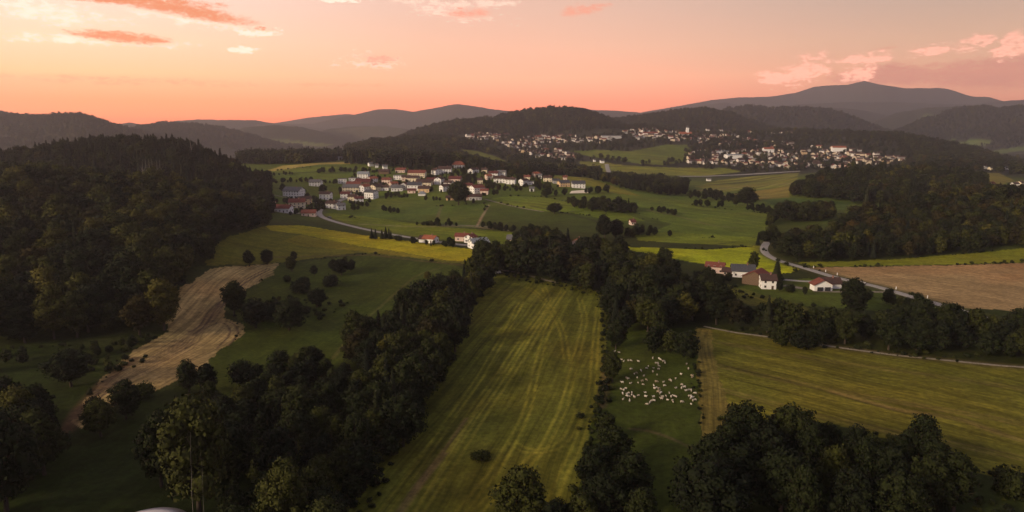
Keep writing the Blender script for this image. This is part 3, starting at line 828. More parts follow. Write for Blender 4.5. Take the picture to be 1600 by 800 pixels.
def build_crown(name, blobs, n_leaves, size, mat, core=1):
    """blobs = list of (centre, radius, squash)"""
    Vs, Ns, Fs = [], [], []
    areas = np.array([b[1] ** 2 for b in blobs]); share = areas / areas.sum()
    off = 0
    for (c, r, sq), sh in zip(blobs, share):
        n = int(n_leaves * sh)
        d = rng.normal(0, 1, (n, 3)); d /= np.linalg.norm(d, axis=1, keepdims=True)
        d = d[(d[:, 2] > -0.55) | (rng.random(n) < 0.45)]
        rad = r * (1.02 + rng.normal(0, 0.15, (len(d), 1)) + 0.25 * (rng.random((len(d), 1)) < 0.10))
        p = np.array(c) + d * rad * np.array([1, 1, sq])
        keep = np.ones(len(p), bool)
        for (c2, r2, sq2) in blobs:
            if c2 is c: continue
            keep &= np.linalg.norm((p - np.array(c2)) / np.array([1, 1, sq2]), axis=1) > r2 * 0.72
        p, d = p[keep], d[keep]
        V, N, F = leaf_quads(p, d, size)
        Vs.append(V); Ns.append(N); Fs.append(F + off); off += len(V)
    V = np.concatenate(Vs); N = np.concatenate(Ns); F = np.concatenate(Fs)
    faces = F.tolist()
    if core:
        CV, CN = [], []
        for (c, r, sq) in blobs:
            v, f = ico(c, r * 0.74, core, sq)
            nn = v - np.array(c); nn /= np.linalg.norm(nn, axis=1, keepdims=True)
            faces += [[i + off for i in ff] for ff in f]; off += len(v)
            CV.append(v); CN.append(nn)
        V = np.concatenate([V] + CV); N = np.concatenate([N] + CN)
    me = mesh_from(name, V, faces, (mat,), smooth=True)
    me.normals_split_custom_set_from_vertices(N.astype(np.float32))
    return me

def broad_blobs(k, wide, nb):
    r_ = random.Random(k)
    blobs = []
    cz, rx, rz = 0.53, wide, 0.44
    lean = (r_.uniform(-.04, .04), r_.uniform(-.04, .04))
    for i in range(nb):
        u = 2 * (i + 0.5) / nb - 1
        th = i * 2.39996 + r_.uniform(-.4, .4)
        rho = math.sqrt(max(0, 1 - u * u)) * r_.uniform(0.62, 0.95)
        x, y, z = math.cos(th) * rho * rx * 0.72, math.sin(th) * rho * rx * 0.72, cz + u * rz * 0.72 * r_.uniform(.85, 1.1)
        rad = r_.choice((0.085, 0.105, 0.13, 0.165)) * r_.uniform(0.85, 1.1) * (wide / 0.4) * (20 / nb) ** 0.4
        k_ = r_.choice((0.9, 1.0, 1.0, 1.1, 1.28)); rad *= (0.75 if k_ > 1.2 else 1.0)
        blobs.append(((x * k_ + lean[0], y * k_ + lean[1], z * (1 + .05 * (k_ > 1.2))), rad, r_.uniform(0.7, 0.95)))
    blobs.append(((lean[0], lean[1], cz), 0.22 * wide / 0.4, 1.15))
    blobs.append(((lean[0] * 1.5, lean[1] * 1.5, 0.84), 0.13, 0.95))
    return blobs

def trunk_mesh(name, limbs=5, top=0.72, r0=0.022, seed=0, mat=None):
    r_ = random.Random(seed)
    V, F = [], []
    def tube(pts, rads, n=6):
        b = len(V)
        for p, r in zip(pts, rads):
            for k in range(n):
                a = 2 * math.pi * k / n
                V.append((p[0] + math.cos(a) * r, p[1] + math.sin(a) * r, p[2]))
        for i in range(len(pts) - 1):
            for k in range(n):
                F.append((b + i * n + k, b + i * n + (k + 1) % n, b + (i + 1) * n + (k + 1) % n, b + (i + 1) * n + k))
        F.append(tuple(b + (len(pts) - 1) * n + k for k in range(n)))
    pts = [(0, 0, -0.03)]
    x = y = 0
    for i in range(1, 6):
        x += r_.uniform(-.012, .012); y += r_.uniform(-.012, .012)
        pts.append((x, y, top * i / 5))
    tube(pts, [r0 * 1.4, r0, r0 * .8, r0 * .6, r0 * .4, r0 * .2])
    for i in range(limbs):
        z0 = r_.uniform(0.22, 0.55); a = i * 2.4 + r_.random(); L = r_.uniform(0.15, 0.28)
        tube([(0, 0, z0), (math.cos(a) * L * .5, math.sin(a) * L * .5, z0 + .09), (math.cos(a) * L, math.sin(a) * L, z0 + .2)], [r0 * .5, r0 * .33, r0 * .12], 5)
    return mesh_from(name, V, F, (mat or BARK,), smooth=True)

def conifer_mesh(name, k, n_leaves, size, wide=0.17):
    r_ = np.random.default_rng(500 + k)
    n = n_leaves
    z = 0.10 + 0.9 * (1 - np.sqrt(r_.random(n)))
    tiers = 13
    ph = (z * tiers) % 1.0
    rad = wide * (1.02 - z) ** 0.85 * (1.12 - 0.42 * ph) * (1 + 0.16 * np.sin(7 * z + k))
    th = r_.random(n) * 2 * math.pi
    rad = rad * (1 + 0.12 * np.sin(th * 3 + k + z * 9)) * r_.uniform(0.72, 1.06, n)
    pos = np.stack([np.cos(th) * rad, np.sin(th) * rad, z - 0.02 * ph], 1)
    nr = np.stack([np.cos(th), np.sin(th), np.full(n, 0.45)], 1); nr /= np.linalg.norm(nr, axis=1, keepdims=True)
    V, N, F = leaf_quads(pos, nr, size)
    faces = F.tolist(); off = len(V)
    # dark inner cone
    m = 9; CV = []
    for zz, rr_ in ((0.10, wide * .55), (0.14, wide * .8), (0.55, wide * .42), (0.97, 0.004)):
        for i in range(m):
            a = 2 * math.pi * i / m
            CV.append((math.cos(a) * rr_, math.sin(a) * rr_, zz))
    for l in range(3):
        for i in range(m):
            faces.append([off + l * m + i, off + l * m + (i + 1) % m, off + (l + 1) * m + (i + 1) % m, off + (l + 1) * m + i])
    CV = np.array(CV); CN = CV * np.array([1, 1, 0]) + np.array([0, 0, 0.02]); CN /= np.linalg.norm(CN, axis=1, keepdims=True)
    me = mesh_from(name, np.concatenate([V, CV]), faces, (NEEDLE,), smooth=True)
    me.normals_split_custom_set_from_vertices(np.concatenate([N, CN]).astype(np.float32))
    return me

def bush_blobs(k):
    r_ = random.Random(k + 70)
    return [((r_.uniform(-.34, .34), r_.uniform(-.34, .34), r_.uniform(.30, .62)), r_.uniform(.22, .34), .95) for _ in range(9)] + [((0, 0, .42), .42, 1.0)]

CROWN = {'broad': [build_crown('crown', broad_blobs(k, [0.40, 0.36, 0.44, 0.33, 0.41, 0.47, 0.38][k], 34 + 2 * k), 6500, 0.019, LEAF) for k in range(7)],
         'autumn': [build_crown('crown', broad_blobs(40 + k, [0.40, 0.36, 0.44][k], 34), 6500, 0.019, LEAFW) for k in range(3)],
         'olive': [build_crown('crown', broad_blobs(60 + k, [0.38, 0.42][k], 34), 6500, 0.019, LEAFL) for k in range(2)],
         'conifer': [conifer_mesh('crown', k, 3600, 0.0165, [0.17, 0.145, 0.19][k]) for k in range(3)],
         'bush': [build_crown('foliage', bush_blobs(k), 2200, 0.05, LEAF) for k in range(3)]}
TRUNK = {'broad': [trunk_mesh('trunk', 6, .7, .022, k) for k in range(3)], 'conifer': [trunk_mesh('trunk', 0, .9, .013, 7)]}
TRUNK['autumn'] = TRUNK['olive'] = TRUNK['broad']

def merged(name, a, b):
    """crown and trunk in one mesh, for woods seen as a mass"""
    bm = bmesh.new(); bm.from_mesh(a); n = len(bm.faces); bm.from_mesh(b)
    bm.faces.ensure_lookup_table()
    for f in bm.faces[n:]:
        f.material_index = 1
    me = bpy.data.meshes.new(name); bm.to_mesh(me); bm.free()
    me.materials.append(a.materials[0]); me.materials.append(BARK)
    return me

# simplified shapes for the woods (not linked into the scene, only instanced by them)
LOD = []
def lod(kind, me):
    LOD.append((kind, bpy.data.objects.new('wood_tree', me)))
for k in range(4):
    lod('broad_mid', build_crown('wood_tree', broad_blobs(k, [0.40, 0.36, 0.46, 0.33][k], 24), 1700, 0.032, LEAF, 1))
for k in range(2):
    lod('autumn_mid', build_crown('wood_tree', broad_blobs(40 + k, [0.42, 0.38][k], 24), 1700, 0.032, LEAFW, 1))
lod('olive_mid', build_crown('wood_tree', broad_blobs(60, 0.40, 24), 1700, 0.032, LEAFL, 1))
for k in range(2):
    lod('bush_mid', build_crown('wood_bush', [(c_, r_, s_) for c_, r_, s_ in bush_blobs(k)], 420, 0.075, LEAF, 1))
lod('bush_far', build_crown('wood_bush', bush_blobs(2), 90, 0.13, LEAF, 1))
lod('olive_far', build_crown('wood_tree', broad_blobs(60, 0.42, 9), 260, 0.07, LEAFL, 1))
for k in range(3):
    lod('conifer_mid', conifer_mesh('wood_tree', k, 900, 0.034, [0.17, 0.145, 0.19][k]))
for k in range(3):
    lod('broad_far', build_crown('wood_tree', broad_blobs(k, [0.42, 0.38, 0.47][k], 9), 260, 0.07, LEAF, 1))
for k in range(2):
    lod('autumn_far', build_crown('wood_tree', broad_blobs(40 + k, [0.44, 0.38][k], 9), 260, 0.07, LEAFW, 1))
for k in range(2):
    lod('conifer_far', conifer_mesh('wood_tree', k, 200, 0.07, [0.19, 0.16][k]))
LODI = {}
for i, (kd, _) in enumerate(LOD):
    LODI.setdefault(kd, []).append(i)

def wood_nodes():
    g = bpy.data.node_groups.new('wood', 'GeometryNodeTree')
    g.interface.new_socket('Geometry', in_out='INPUT', socket_type='NodeSocketGeometry')
    g.interface.new_socket('Geometry', in_out='OUTPUT', socket_type='NodeSocketGeometry')
    N, L = g.nodes, g.links
    gi, go = N.new('NodeGroupInput'), N.new('NodeGroupOutput')
    def attr(name, typ):
        a = N.new('GeometryNodeInputNamedAttribute'); a.data_type = typ; a.inputs['Name'].default_value = name
        return a.outputs[0]
    sort, size, rot = attr('sort', 'INT'), attr('size', 'FLOAT'), attr('turn', 'FLOAT')
    cx = N.new('ShaderNodeCombineXYZ'); L.new(rot, cx.inputs[2])
    j = N.new('GeometryNodeJoinGeometry')
    for i, (kd, ob) in enumerate(LOD):
        oi = N.new('GeometryNodeObjectInfo'); oi.inputs['Object'].default_value = ob; oi.inputs['As Instance'].default_value = True
        cmp_ = N.new('FunctionNodeCompare'); cmp_.data_type = 'INT'; cmp_.operation = 'EQUAL'
        L.new(sort, cmp_.inputs[2]); cmp_.inputs[3].default_value = i
        ip = N.new('GeometryNodeInstanceOnPoints')
        L.new(gi.outputs[0], ip.inputs['Points']); L.new(cmp_.outputs[0], ip.inputs['Selection'])
        L.new(oi.outputs['Geometry'], ip.inputs['Instance']); L.new(cx.outputs[0], ip.inputs['Rotation']); L.new(size, ip.inputs['Scale'])
        L.new(ip.outputs[0], j.inputs[0])
    L.new(j.outputs[0], go.inputs[0])
    return g
WOOD = wood_nodes()

# ------------------------------------------------------------------ where trees stand
TREES = []      # dict(x, y, h, kind, wood, label, group)
GI = lambda x, y: (np.clip(np.searchsorted(RAD, np.hypot(x, y)) - 1, 0, NR - 1), np.clip(np.searchsorted(PHI, np.arctan2(x, y)) - 1, 0, NC - 1))
OPEN = np.array([f[0] not in ('lower_meadow', 'sheep_pasture', 'sloping_pasture', 'farm_meadow', 'hedge_bank') for f in FIELDS])

def bearing(pts):
    """outline given as (column of the photograph, metres ahead)"""
    return np.array([((p - 800) / FOCAL_PX * 0.985 * d, d) for p, d in pts], float)

def scatter(poly, spacing, hmin, hmax, wood, conifer=0.0, autumn=0.0, keep_open=True, clumps=0.0, seed=0, ahead=(0, 1e9), olive=0.07, bushes=0.0):
    r_ = np.random.default_rng(seed + len(TREES))
    x0, y0 = poly.min(0); x1, y1 = poly.max(0)
    nx, ny = int((x1 - x0) / spacing) + 2, int((y1 - y0) / spacing) + 2
    gx, gy = np.meshgrid(np.arange(nx), np.arange(ny))
    x = x0 + (gx + 0.5 * (gy % 2)) * spacing + r_.uniform(-.38, .38, gx.shape) * spacing
    y = y0 + gy * spacing + r_.uniform(-.38, .38, gx.shape) * spacing
    m = inside(x, y, poly) & (y > ahead[0]) & (y < ahead[1])
    x, y = x[m], y[m]
    i, j = GI(x, y)
    a = AREA[i, j]
    if keep_open:
        ok = (a == 0) | ~OPEN[np.maximum(a - 1, 0)]
    else:
        ok = np.ones(len(x), bool)
    if clumps:
        ok &= fbm(x / 45, y / 45, 71, 2) > clumps
    for ux, uy, ur in USED:
        near = np.abs(x - ux) < ur
        if near.any():
            ok &= ~(near & (np.abs(y - uy) < ur) & (np.hypot(x - ux, y - uy) < ur))
    x, y = x[ok], y[ok]
    h = r_.uniform(hmin, hmax, len(x)) * (0.78 + 0.44 * fbm(x / 35, y / 35, 3)) * r_.choice([0.72, 0.9, 1.0, 1.0, 1.08, 1.2], len(x))
    cn = fbm(x / 60, y / 60, 55)
    u = r_.random(len(x))
    for k in range(len(x)):
        if bushes and u[k] < bushes:
            TREES.append(dict(x=float(x[k]), y=float(y[k]), h=float(h[k]), kind='bush', wood=wood)); continue
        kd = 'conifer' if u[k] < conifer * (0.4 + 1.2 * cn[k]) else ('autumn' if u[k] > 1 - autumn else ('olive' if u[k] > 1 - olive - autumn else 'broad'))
        TREES.append(dict(x=float(x[k]), y=float(y[k]), h=float(h[k]) * (1.12 if kd == 'conifer' else 1), kind=kd, wood=wood))

def row(pts, spacing, hmin, hmax, wood, width=3.0, conifer=0.0, kind=None, seed=0):
    W = path(pts, 5)
    r_ = random.Random(seed + len(TREES))
    seg = np.hypot(*np.diff(W, axis=0).T); s = np.concatenate([[0], np.cumsum(seg)])
    q_ = 0.0
    while q_ < s[-1]:
        if vnoise(np.array([q_ / 22.0]), np.array([len(TREES) * 0.0 + seed + 7.3]), 31)[0] < 0.3:
            q_ += spacing * 2; continue
        x, y = np.interp(q_, s, W[:, 0]) + r_.uniform(-width, width), np.interp(q_, s, W[:, 1]) + r_.uniform(-width, width)
        kd = kind or ('conifer' if r_.random() < conifer else 'broad')
        TREES.append(dict(x=float(x), y=float(y), h=r_.uniform(hmin, hmax) * r_.choice((.7, .9, 1, 1.15)), kind=kd, wood=wood))
        q_ += spacing * 0.55 * r_.uniform(.6, 1.4)

def single(px, py, hpx, kind, label, widen=1.0, group=None):
    x, y = spot(px, py)
    x, y = float(x[0]), float(y[0])
    d = y * CP + (EYE - float(ground(x, y))) * SP
    h = hpx * d / FOCAL_PX * 1.04
    TREES.append(dict(x=x, y=y, h=h, kind=kind, wood='lone', label=label, group=group, widen=widen, big=True))

# ------------------------------------------------------------------ buildings
def flat_mat(name, c, rough=0.85, spec=0.2, vary=0.15, scale=0.8):
    m, t, b = new_mat(name, rough, spec)
    tcn = t.node('ShaderNodeTexCoord')
    n = t.noise(tcn.outputs['Object'], scale, 4.0, 0.6)
    lo = tuple(v * (1 - vary) for v in c); hi = tuple(min(1, v * (1 + vary)) for v in c)
    t.l.new(t.ramp(n, [(0.3, lo), (0.7, hi)]), b.inputs['Base Color'])
    return m

def tile_mat(name, c, row=0.35):
    m, t, b = new_mat(name, 0.9, 0.08)
    tcn = t.node('ShaderNodeTexCoord')
    sp_ = t.node('ShaderNodeSeparateXYZ'); t.l.new(tcn.outputs['Object'], sp_.inputs[0])
    wv = t.math('FRACT', t.math('DIVIDE', sp_.outputs[2], row))
    n = t.noise(tcn.outputs['Object'], 1.1, 4.0, 0.65)
    v = t.math('MULTIPLY', t.maprange(n, 0.3, 0.7, 0.72, 1.25), t.maprange(wv, 0.0, 1.0, 1.08, 0.86))
    sc = t.node('ShaderNodeVectorMath', operation='SCALE'); sc.inputs[0].default_value = c; t.put(sc.inputs['Scale'], v)
    t.l.new(sc.outputs[0], b.inputs['Base Color'])
    return m

WALLS = {'W': flat_mat('white_plaster', (0.80, 0.78, 0.75), vary=0.06), 'C': flat_mat('cream_plaster', (0.72, 0.62, 0.45), vary=0.07),
         'O': flat_mat('ochre_plaster', (0.68, 0.47, 0.26), vary=0.08), 'P': flat_mat('pink_plaster', (0.68, 0.52, 0.44), vary=0.08),
         'G': flat_mat('grey_plaster', (0.42, 0.41, 0.41), vary=0.08), 'B': flat_mat('weathered_boards', (0.13, 0.085, 0.055), vary=0.3, scale=2.5)}
ROOFS = {'R': tile_mat('red_tiles', (0.175, 0.058, 0.040)), 'D': tile_mat('dark_brown_tiles', (0.070, 0.042, 0.034)), 'A': tile_mat('grey_sheet_roof', (0.135, 0.13, 0.125), 0.9),
         'U': tile_mat('burgundy_tiles', (0.11, 0.036, 0.032)), 'S': tile_mat('slate_roof', (0.07, 0.07, 0.075)), 'N': tile_mat('orange_tiles', (0.28, 0.092, 0.050)),
         'L': tile_mat('pale_blue_grey_roof', (0.22, 0.235, 0.24), 0.9)}
GLASS, gt_, gb_ = new_mat('window_glass', 0.12, 0.5); gb_.inputs['Base Color'].default_value = (0.02, 0.022, 0.026, 1)
FRAMEM = flat_mat('window_frame', (0.45, 0.40, 0.36), vary=0.05)
DOORM = flat_mat('door_wood', (0.09, 0.055, 0.035))
BRICKM = flat_mat('chimney_brick', (0.24, 0.13, 0.10))
WALLNAME = {'W': 'white', 'C': 'cream', 'O': 'ochre', 'P': 'pink', 'G': 'grey', 'B': 'brown timber'}

def box(V, F, x0, x1, y0, y1, z0, z1):
    b = len(V)
    V += [(x0, y0, z0), (x1, y0, z0), (x1, y1, z0), (x0, y1, z0), (x0, y0, z1), (x1, y0, z1), (x1, y1, z1), (x0, y1, z1)]
    F += [(b, b + 3, b + 2, b + 1), (b + 4, b + 5, b + 6, b + 7), (b, b + 1, b + 5, b + 4), (b + 1, b + 2, b + 6, b + 5), (b + 2, b + 3, b + 7, b + 6), (b + 3, b, b + 4, b + 7)]

def wall_mesh(W, D, e, rise, style, mat):
    x, y = W / 2, D / 2
    V = [(-x, -y, -1.5), (x, -y, -1.5), (x, y, -1.5), (-x, y, -1.5), (-x, -y, e), (x, -y, e), (x, y, e), (-x, y, e)]
    if style == 'gable':
        V += [(-x, 0, e + rise), (x, 0, e + rise)]
        F = [(0, 1, 5, 4), (2, 3, 7, 6), (1, 2, 6, 9, 5), (3, 0, 4, 8, 7), (4, 5, 9, 8), (6, 7, 8, 9), (0, 3, 2, 1)]
    else:
        F = [(0, 1, 5, 4), (2, 3, 7, 6), (1, 2, 6, 5), (3, 0, 4, 7), (4, 5, 6, 7), (0, 3, 2, 1)]
    return mesh_from('wall', V, F, (mat,))

def roof_mesh(W, D, e, rise, style, mat, over=0.7, th=0.22):
    x, y = W / 2 + over, D / 2 + over
    V, F = [], []
    if style == 'gable':
        dz = rise * over / (D / 2)
        z0, z1 = e - dz + 0.03, e + rise + 0.03
        for k in (0, 1):
            t = th * k
            V += [(-x, -y, z0 + t), (x, -y, z0 + t), (x, 0, z1 + t), (-x, 0, z1 + t), (x, y, z0 + t), (-x, y, z0 + t)]
        F = [(6, 7, 8, 9), (9, 8, 10, 11), (0, 3, 2, 1), (3, 5, 4, 2), (0, 1, 7, 6), (5, 11, 10, 4), (1, 2, 8, 7), (2, 4, 10, 8), (0, 6, 9, 3), (3, 9, 11, 5)]
    elif style == 'hip':
        rx = max(0.5, x - y * 0.8)
        z0, z1 = e + 0.03, e + rise + 0.15
        V = [(-x, -y, z0), (x, -y, z0), (x, y, z0), (-x, y, z0), (-x, -y, z0 + th), (x, -y, z0 + th), (x, y, z0 + th), (-x, y, z0 + th), (-rx, 0, z1 + th), (rx, 0, z1 + th)]
        F = [(0, 3, 2, 1), (0, 1, 5, 4), (1, 2, 6, 5), (2, 3, 7, 6), (3, 0, 4, 7), (4, 5, 9, 8), (6, 7, 8, 9), (5, 6, 9), (7, 4, 8)]
    else:
        box(V, F, -x + .3, x - .3, -y + .3, y - .3, e + 0.02, e + 0.4)
    return mesh_from('roof', V, F, (mat,))

def window_mesh(w=1.2, h=1.3, depth=0.10):
    V, F = [], []
    f = 0.12
    box(V, F, -w / 2, w / 2, -depth, 0.02, -h / 2, -h / 2 + f); box(V, F, -w / 2, w / 2, -depth, 0.02, h / 2 - f, h / 2)
    box(V, F, -w / 2, -w / 2 + f, -depth + .005, 0.02, -h / 2 + f, h / 2 - f); box(V, F, w / 2 - f, w / 2, -depth + .005, 0.02, -h / 2 + f, h / 2 - f)
    n = len(F)
    box(V, F, -w / 2 + f, w / 2 - f, -depth * .45, 0.02, -h / 2 + f, h / 2 - f)
    return mesh_from('window', V, F, (FRAMEM, GLASS), [0] * n + [1] * 6)
WINDOW = window_mesh()
def plain_box(name, x0, x1, y0, y1, z0, z1, mat):
    V, F = [], []; box(V, F, x0, x1, y0, y1, z0, z1)
    return mesh_from(name, V, F, (mat,))
DOORMESH = plain_box('door', -.55, .55, -.08, .02, 0, 2.1, DOORM)
CHIMNEY = plain_box('chimney', -.35, .35, -.3, .3, -1.2, 1.1, BRICKM)
GARAGE = plain_box('garage_door', -1.5, 1.5, -.06, .02, 0, 2.5, flat_mat('dark_gate', (0.03, 0.03, 0.034)))
BALC = flat_mat('balcony_wood', (0.12, 0.07, 0.045), vary=0.25)
BRICKM.use_nodes = True

def part(name, me, parent, loc=(0, 0, 0), rz=0.0):
    o = bpy.data.objects.new(name, me); col.objects.link(o); o.parent = parent
    o.location = loc; o.rotation_euler = (0, 0, rz)
    return o

HOUSES = 0
HOUSE_AT = []
def house(px, py, wpx, yaw, wall, roof, label, style='gable', D=None, eave=5.2, rise=None, win=True, name='house', cat='house', group=None, garage=0, balcony=False, chimneys=1, dy=0.0):
    global HOUSES
    if py < 345:
        eave *= 1.14
    (x,), (y,) = spot(px, py)
    dist = y * CP + EYE * SP
    W = wpx * dist / FOCAL_PX
    D = D or min(max(W * 0.72, 7.0), 12.5)
    rise = rise if rise is not None else D / 2 * {'gable': 0.52, 'hip': 0.6, 'flat': 0}[style]
    y = y + D * 0.5 + dy
    z = float(ground(x, y))
    root = bpy.data.objects.new(name, None); col.objects.link(root)
    root.location = (x, y, z - 0.1); root.rotation_euler = (0, 0, R(yaw))
    tag(root, label, cat, group)
    part('wall', wall_mesh(W, D, eave, rise, style, WALLS[wall]), root)
    rf = part('roof', roof_mesh(W, D, eave, rise, style, ROOFS[roof]), root)
    for c in range(chimneys):
        part('chimney', CHIMNEY, rf, (W * (0.18 if c == 0 else -0.25), -D * 0.06, eave + rise + (0.2 if style != 'flat' else 1.2)))
    if win:
        nx = max(2, int(W / 3.2)); ny = max(2, int(D / 3.4)); rows_ = [1.7] if eave < 4.2 else ([1.6, 4.2] if eave < 7.5 else [1.6, 4.2, 6.8])
        for zz in rows_:
            for i in range(nx):
                xx = -W / 2 + W * (i + 0.5) / nx
                if garage and zz < 2: continue
                if zz < 2 and i == nx // 2:
                    part('door', DOORMESH, root, (xx, -D / 2, 0)); continue
                part('window', WINDOW, root, (xx, -D / 2, zz))
            for i in range(ny):
                yy = -D / 2 + D * (i + 0.5) / ny
                part('window', WINDOW, root, (W / 2, yy, zz), math.pi / 2)
                part('window', WINDOW, root, (-W / 2, yy, zz), -math.pi / 2)
        if style == 'gable' and D > 8:
            for s in (1, -1):
                part('window', WINDOW, root, (s * W / 2, 0, eave + rise * 0.42), s * math.pi / 2)
    for g in range(garage):
        part('garage_door', GARAGE, root, ((g - (garage - 1) / 2) * 3.9, -D / 2, 0))
    if balcony:
        part('balcony', plain_box('balcony', -W * .32, W * .32, -D / 2 - 1.2, -D / 2 - .03, 2.7, 3.8, BALC), root)
    USED.append((x, y, max(W, D) * 0.62 + 1.5))
    HOUSES += 1
    HOUSE_AT.append((x, y, W / 2, z)) if y > 480 else None
    return root

H = house
# hamlet in the lower right
H(1120, 427, 27, -22, 'P', 'R', 'pink farmhouse with red roof, leftmost of the farm buildings on the right', eave=4.2)
H(1142, 432, 18, -28, 'P', 'D', 'low pinkish wing with brown roof between the pink farmhouse and the white bungalow', eave=2.8, chimneys=0, D=7)
H(1165, 434, 34, -14, 'W', 'S', 'long white house with a black roof behind the red barn', eave=4.0, D=11)
H(1189, 447, 32, 52, 'B', 'R', 'dark timber barn with a big red roof next to the white farmhouse', eave=4.5, D=13, win=False, name='barn', cat='barn', chimneys=0)
H(1203, 452, 22, -8, 'W', 'D', 'tall white farmhouse with brown roof right of the red barn', eave=5.2, D=9, balcony=False)
H(1300, 451, 30, -4, 'W', 'D', 'long low white building with dark brown roof at the farm drive', eave=3.0, D=9, win=False, garage=0)
H(1286, 455, 17, 90, 'W', 'R', 'white double garage gable with two dark doors at the farm drive', eave=3.6, D=9.5, win=False, garage=0, name='garage', cat='garage', chimneys=0, dy=-2)
_g = bpy.data.objects['garage'] if 'garage' in bpy.data.objects else None
_gw = max(v.co.x for v in _g.children[0].data.vertices)
for s_ in (-1, 1):
    part('garage_door', GARAGE, _g, (-_gw, s_ * 2.0, 0), -math.pi / 2)
H(1600, 520, 16, 10, 'P', 'N', 'house with bright red roof at the right edge behind the tree belt', eave=4.5)
# houses along the village road below the village
H(672, 380, 20, -25, 'W', 'N', 'white roadside house with bright red roof, nearest the conifer row', eave=3.4)
H(662, 379, 12, -15, 'W', 'D', 'dark roofed shed touching the bright red roadside house', eave=2.8, win=False, name='shed', cat='shed', chimneys=0)
H(722, 377, 20, -10, 'P', 'R', 'red roofed house half hidden behind the blue grey barn', eave=3.8)
H(735, 380, 14, 60, 'W', 'R', 'white gabled house with red roof just above the blue grey barn', eave=4.4)
H(747, 389, 27, 28, 'W', 'L', 'white barn with a pale blue grey roof at the end of the village road', eave=4.2, D=10, name='barn', cat='barn', chimneys=0)
H(803, 387, 19, -8, 'C', 'A', 'cream house with balcony and grey roof between trees right of the barn', eave=6.0, D=9, balcony=True)
H(904, 391, 13, 70, 'P', 'N', 'house showing only its red roof above the central wood', eave=6.0)
H(989, 352, 7, 10, 'P', 'U', 'tiny pink house beside the field hedge behind the central wood', eave=3.0)
# west end of the village
H(457, 309, 28, -14, 'W', 'A', 'largest white farmhouse with grey roof at the west end of the village', eave=7.0, D=13)
H(413, 303, 10, 10, 'W', 'S', 'small white house at the forest edge west of the large farmhouse', eave=3.5)
H(380, 297, 6, 0, 'W', 'A', 'tiny white hut at the foot of the left forest', eave=2.6, win=False, name='hut', cat='hut', chimneys=0)
H(492, 291, 18, -4, 'W', 'A', 'white house with grey roof alone in the meadow above the large farmhouse', eave=4.5)
H(416, 324, 20, -25, 'P', 'R', 'pinkish house with red roof, leftmost of the village edge row', eave=4.6)
H(427, 329, 14, -20, 'C', 'R', 'low cream house with red roof second in the village edge row', eave=3.4)
H(441, 332, 24, -6, 'W', 'R', 'white house with wide red roof in the middle of the village edge row', eave=3.6)
H(462, 325, 24, 12, 'C', 'R', 'cream house with red roof fourth in the village edge row', eave=5.2)
H(475, 319, 18, 35, 'O', 'D', 'ochre barn with dark roof behind the cream house of the edge row', eave=5.0, name='barn', cat='barn', chimneys=0)
H(508, 312, 17, -10, 'W', 'D', 'white house with brown gable beside the village road junction', eave=5.5)
H(481, 338, 21, 6, 'P', 'R', 'low red roofed farm shed at the road junction', eave=3.0, name='shed', cat='shed', chimneys=0)
H(519, 326, 19, -20, 'W', 'D', 'white house with dark roof in the road fork', eave=4.6)
H(531, 328, 13, 30, 'W', 'A', 'small white house behind hedges right of the road fork', eave=4.2)
# village centre, left block
H(552, 286, 15, 5, 'W', 'A', 'long white hall with flat roof at the upper left of the village', style='flat', eave=5.0, D=9, chimneys=0)
H(534, 287, 13, 8, 'W', 'W' if False else 'A', 'white cube shaped house left of the long white hall', style='flat', eave=5.0, chimneys=0)
H(567, 279, 17, -3, 'W', 'L', 'white house with pale green grey roof above the village centre', eave=5.0)
H(581, 286, 14, 50, 'W', 'N', 'white gabled house with orange roof right of the pale green roof', eave=4.8)
H(567, 290, 24, -6, 'B', 'U', 'long dark barn with burgundy roof behind the grey roofed hall', eave=4.0, name='barn', cat='barn', win=False, chimneys=0)
H(552, 295, 22, -4, 'C', 'R', 'house with a large bright red roof behind the grey roofed hall', eave=4.2)
H(548, 300, 26, -3, 'C', 'A', 'long hall with grey roof at the left of the village centre', eave=4.4, D=12, chimneys=0)
H(569, 300, 16, 60, 'W', 'N', 'white gabled house with orange roof right of the grey roofed hall', eave=5.4)
H(540, 310, 15, -10, 'W', 'U', 'white house with burgundy roof beside the upper village road', eave=4.5)
H(551, 314, 14, -15, 'C', 'D', 'cream house with dark roof below the grey roofed hall', eave=4.3)
H(560, 317, 13, 20, 'W', 'U', 'small white house, lowest in the left village block', eave=4.3)
H(579, 311, 18, -28, 'W', 'S', 'tall white house turned to the left with slate roof at the village edge', eave=6.4)
H(588, 299, 19, 55, 'C', 'D', 'cream gabled house with dark brown roof in the village centre', eave=4.6)
H(600, 298, 14, -3, 'W', 'D', 'low white house with brown roof joined to the cream gabled house', eave=3.4)
H(604, 287, 14, -12, 'P', 'R', 'pink house with red roof in the middle of the village', eave=4.2)
H(623, 281, 16, -2, 'W', 'A', 'low white hall left of the long red barn', style='flat', eave=4.5, D=9, chimneys=0)
H(634, 283, 13, 5, 'P', 'D', 'pinkish house with brown roof joining the long red barn', eave=4.4)
H(651, 278, 27, -6, 'C', 'R', 'longest red roofed farm building with cream walls in the village centre', eave=5.4, D=12)
H(645, 284, 18, -10, 'C', 'D', 'cream farm wing in front of the longest red roofed building', eave=3.8)
H(614, 293, 12, 40, 'P', 'N', 'small pink gabled house with orange roof in the village centre', eave=4.4)
H(619, 299, 18, 10, 'W', 'A', 'wide white house with pale roof at the lower village edge', eave=3.6)
H(632, 297, 10, 70, 'G', 'U', 'grey house with a rounded dark gable at the lower village edge', eave=6.0, chimneys=0)
H(647, 298, 21, -3, 'W', 'S', 'broad white house with slate roof at the lower village edge', eave=5.6)
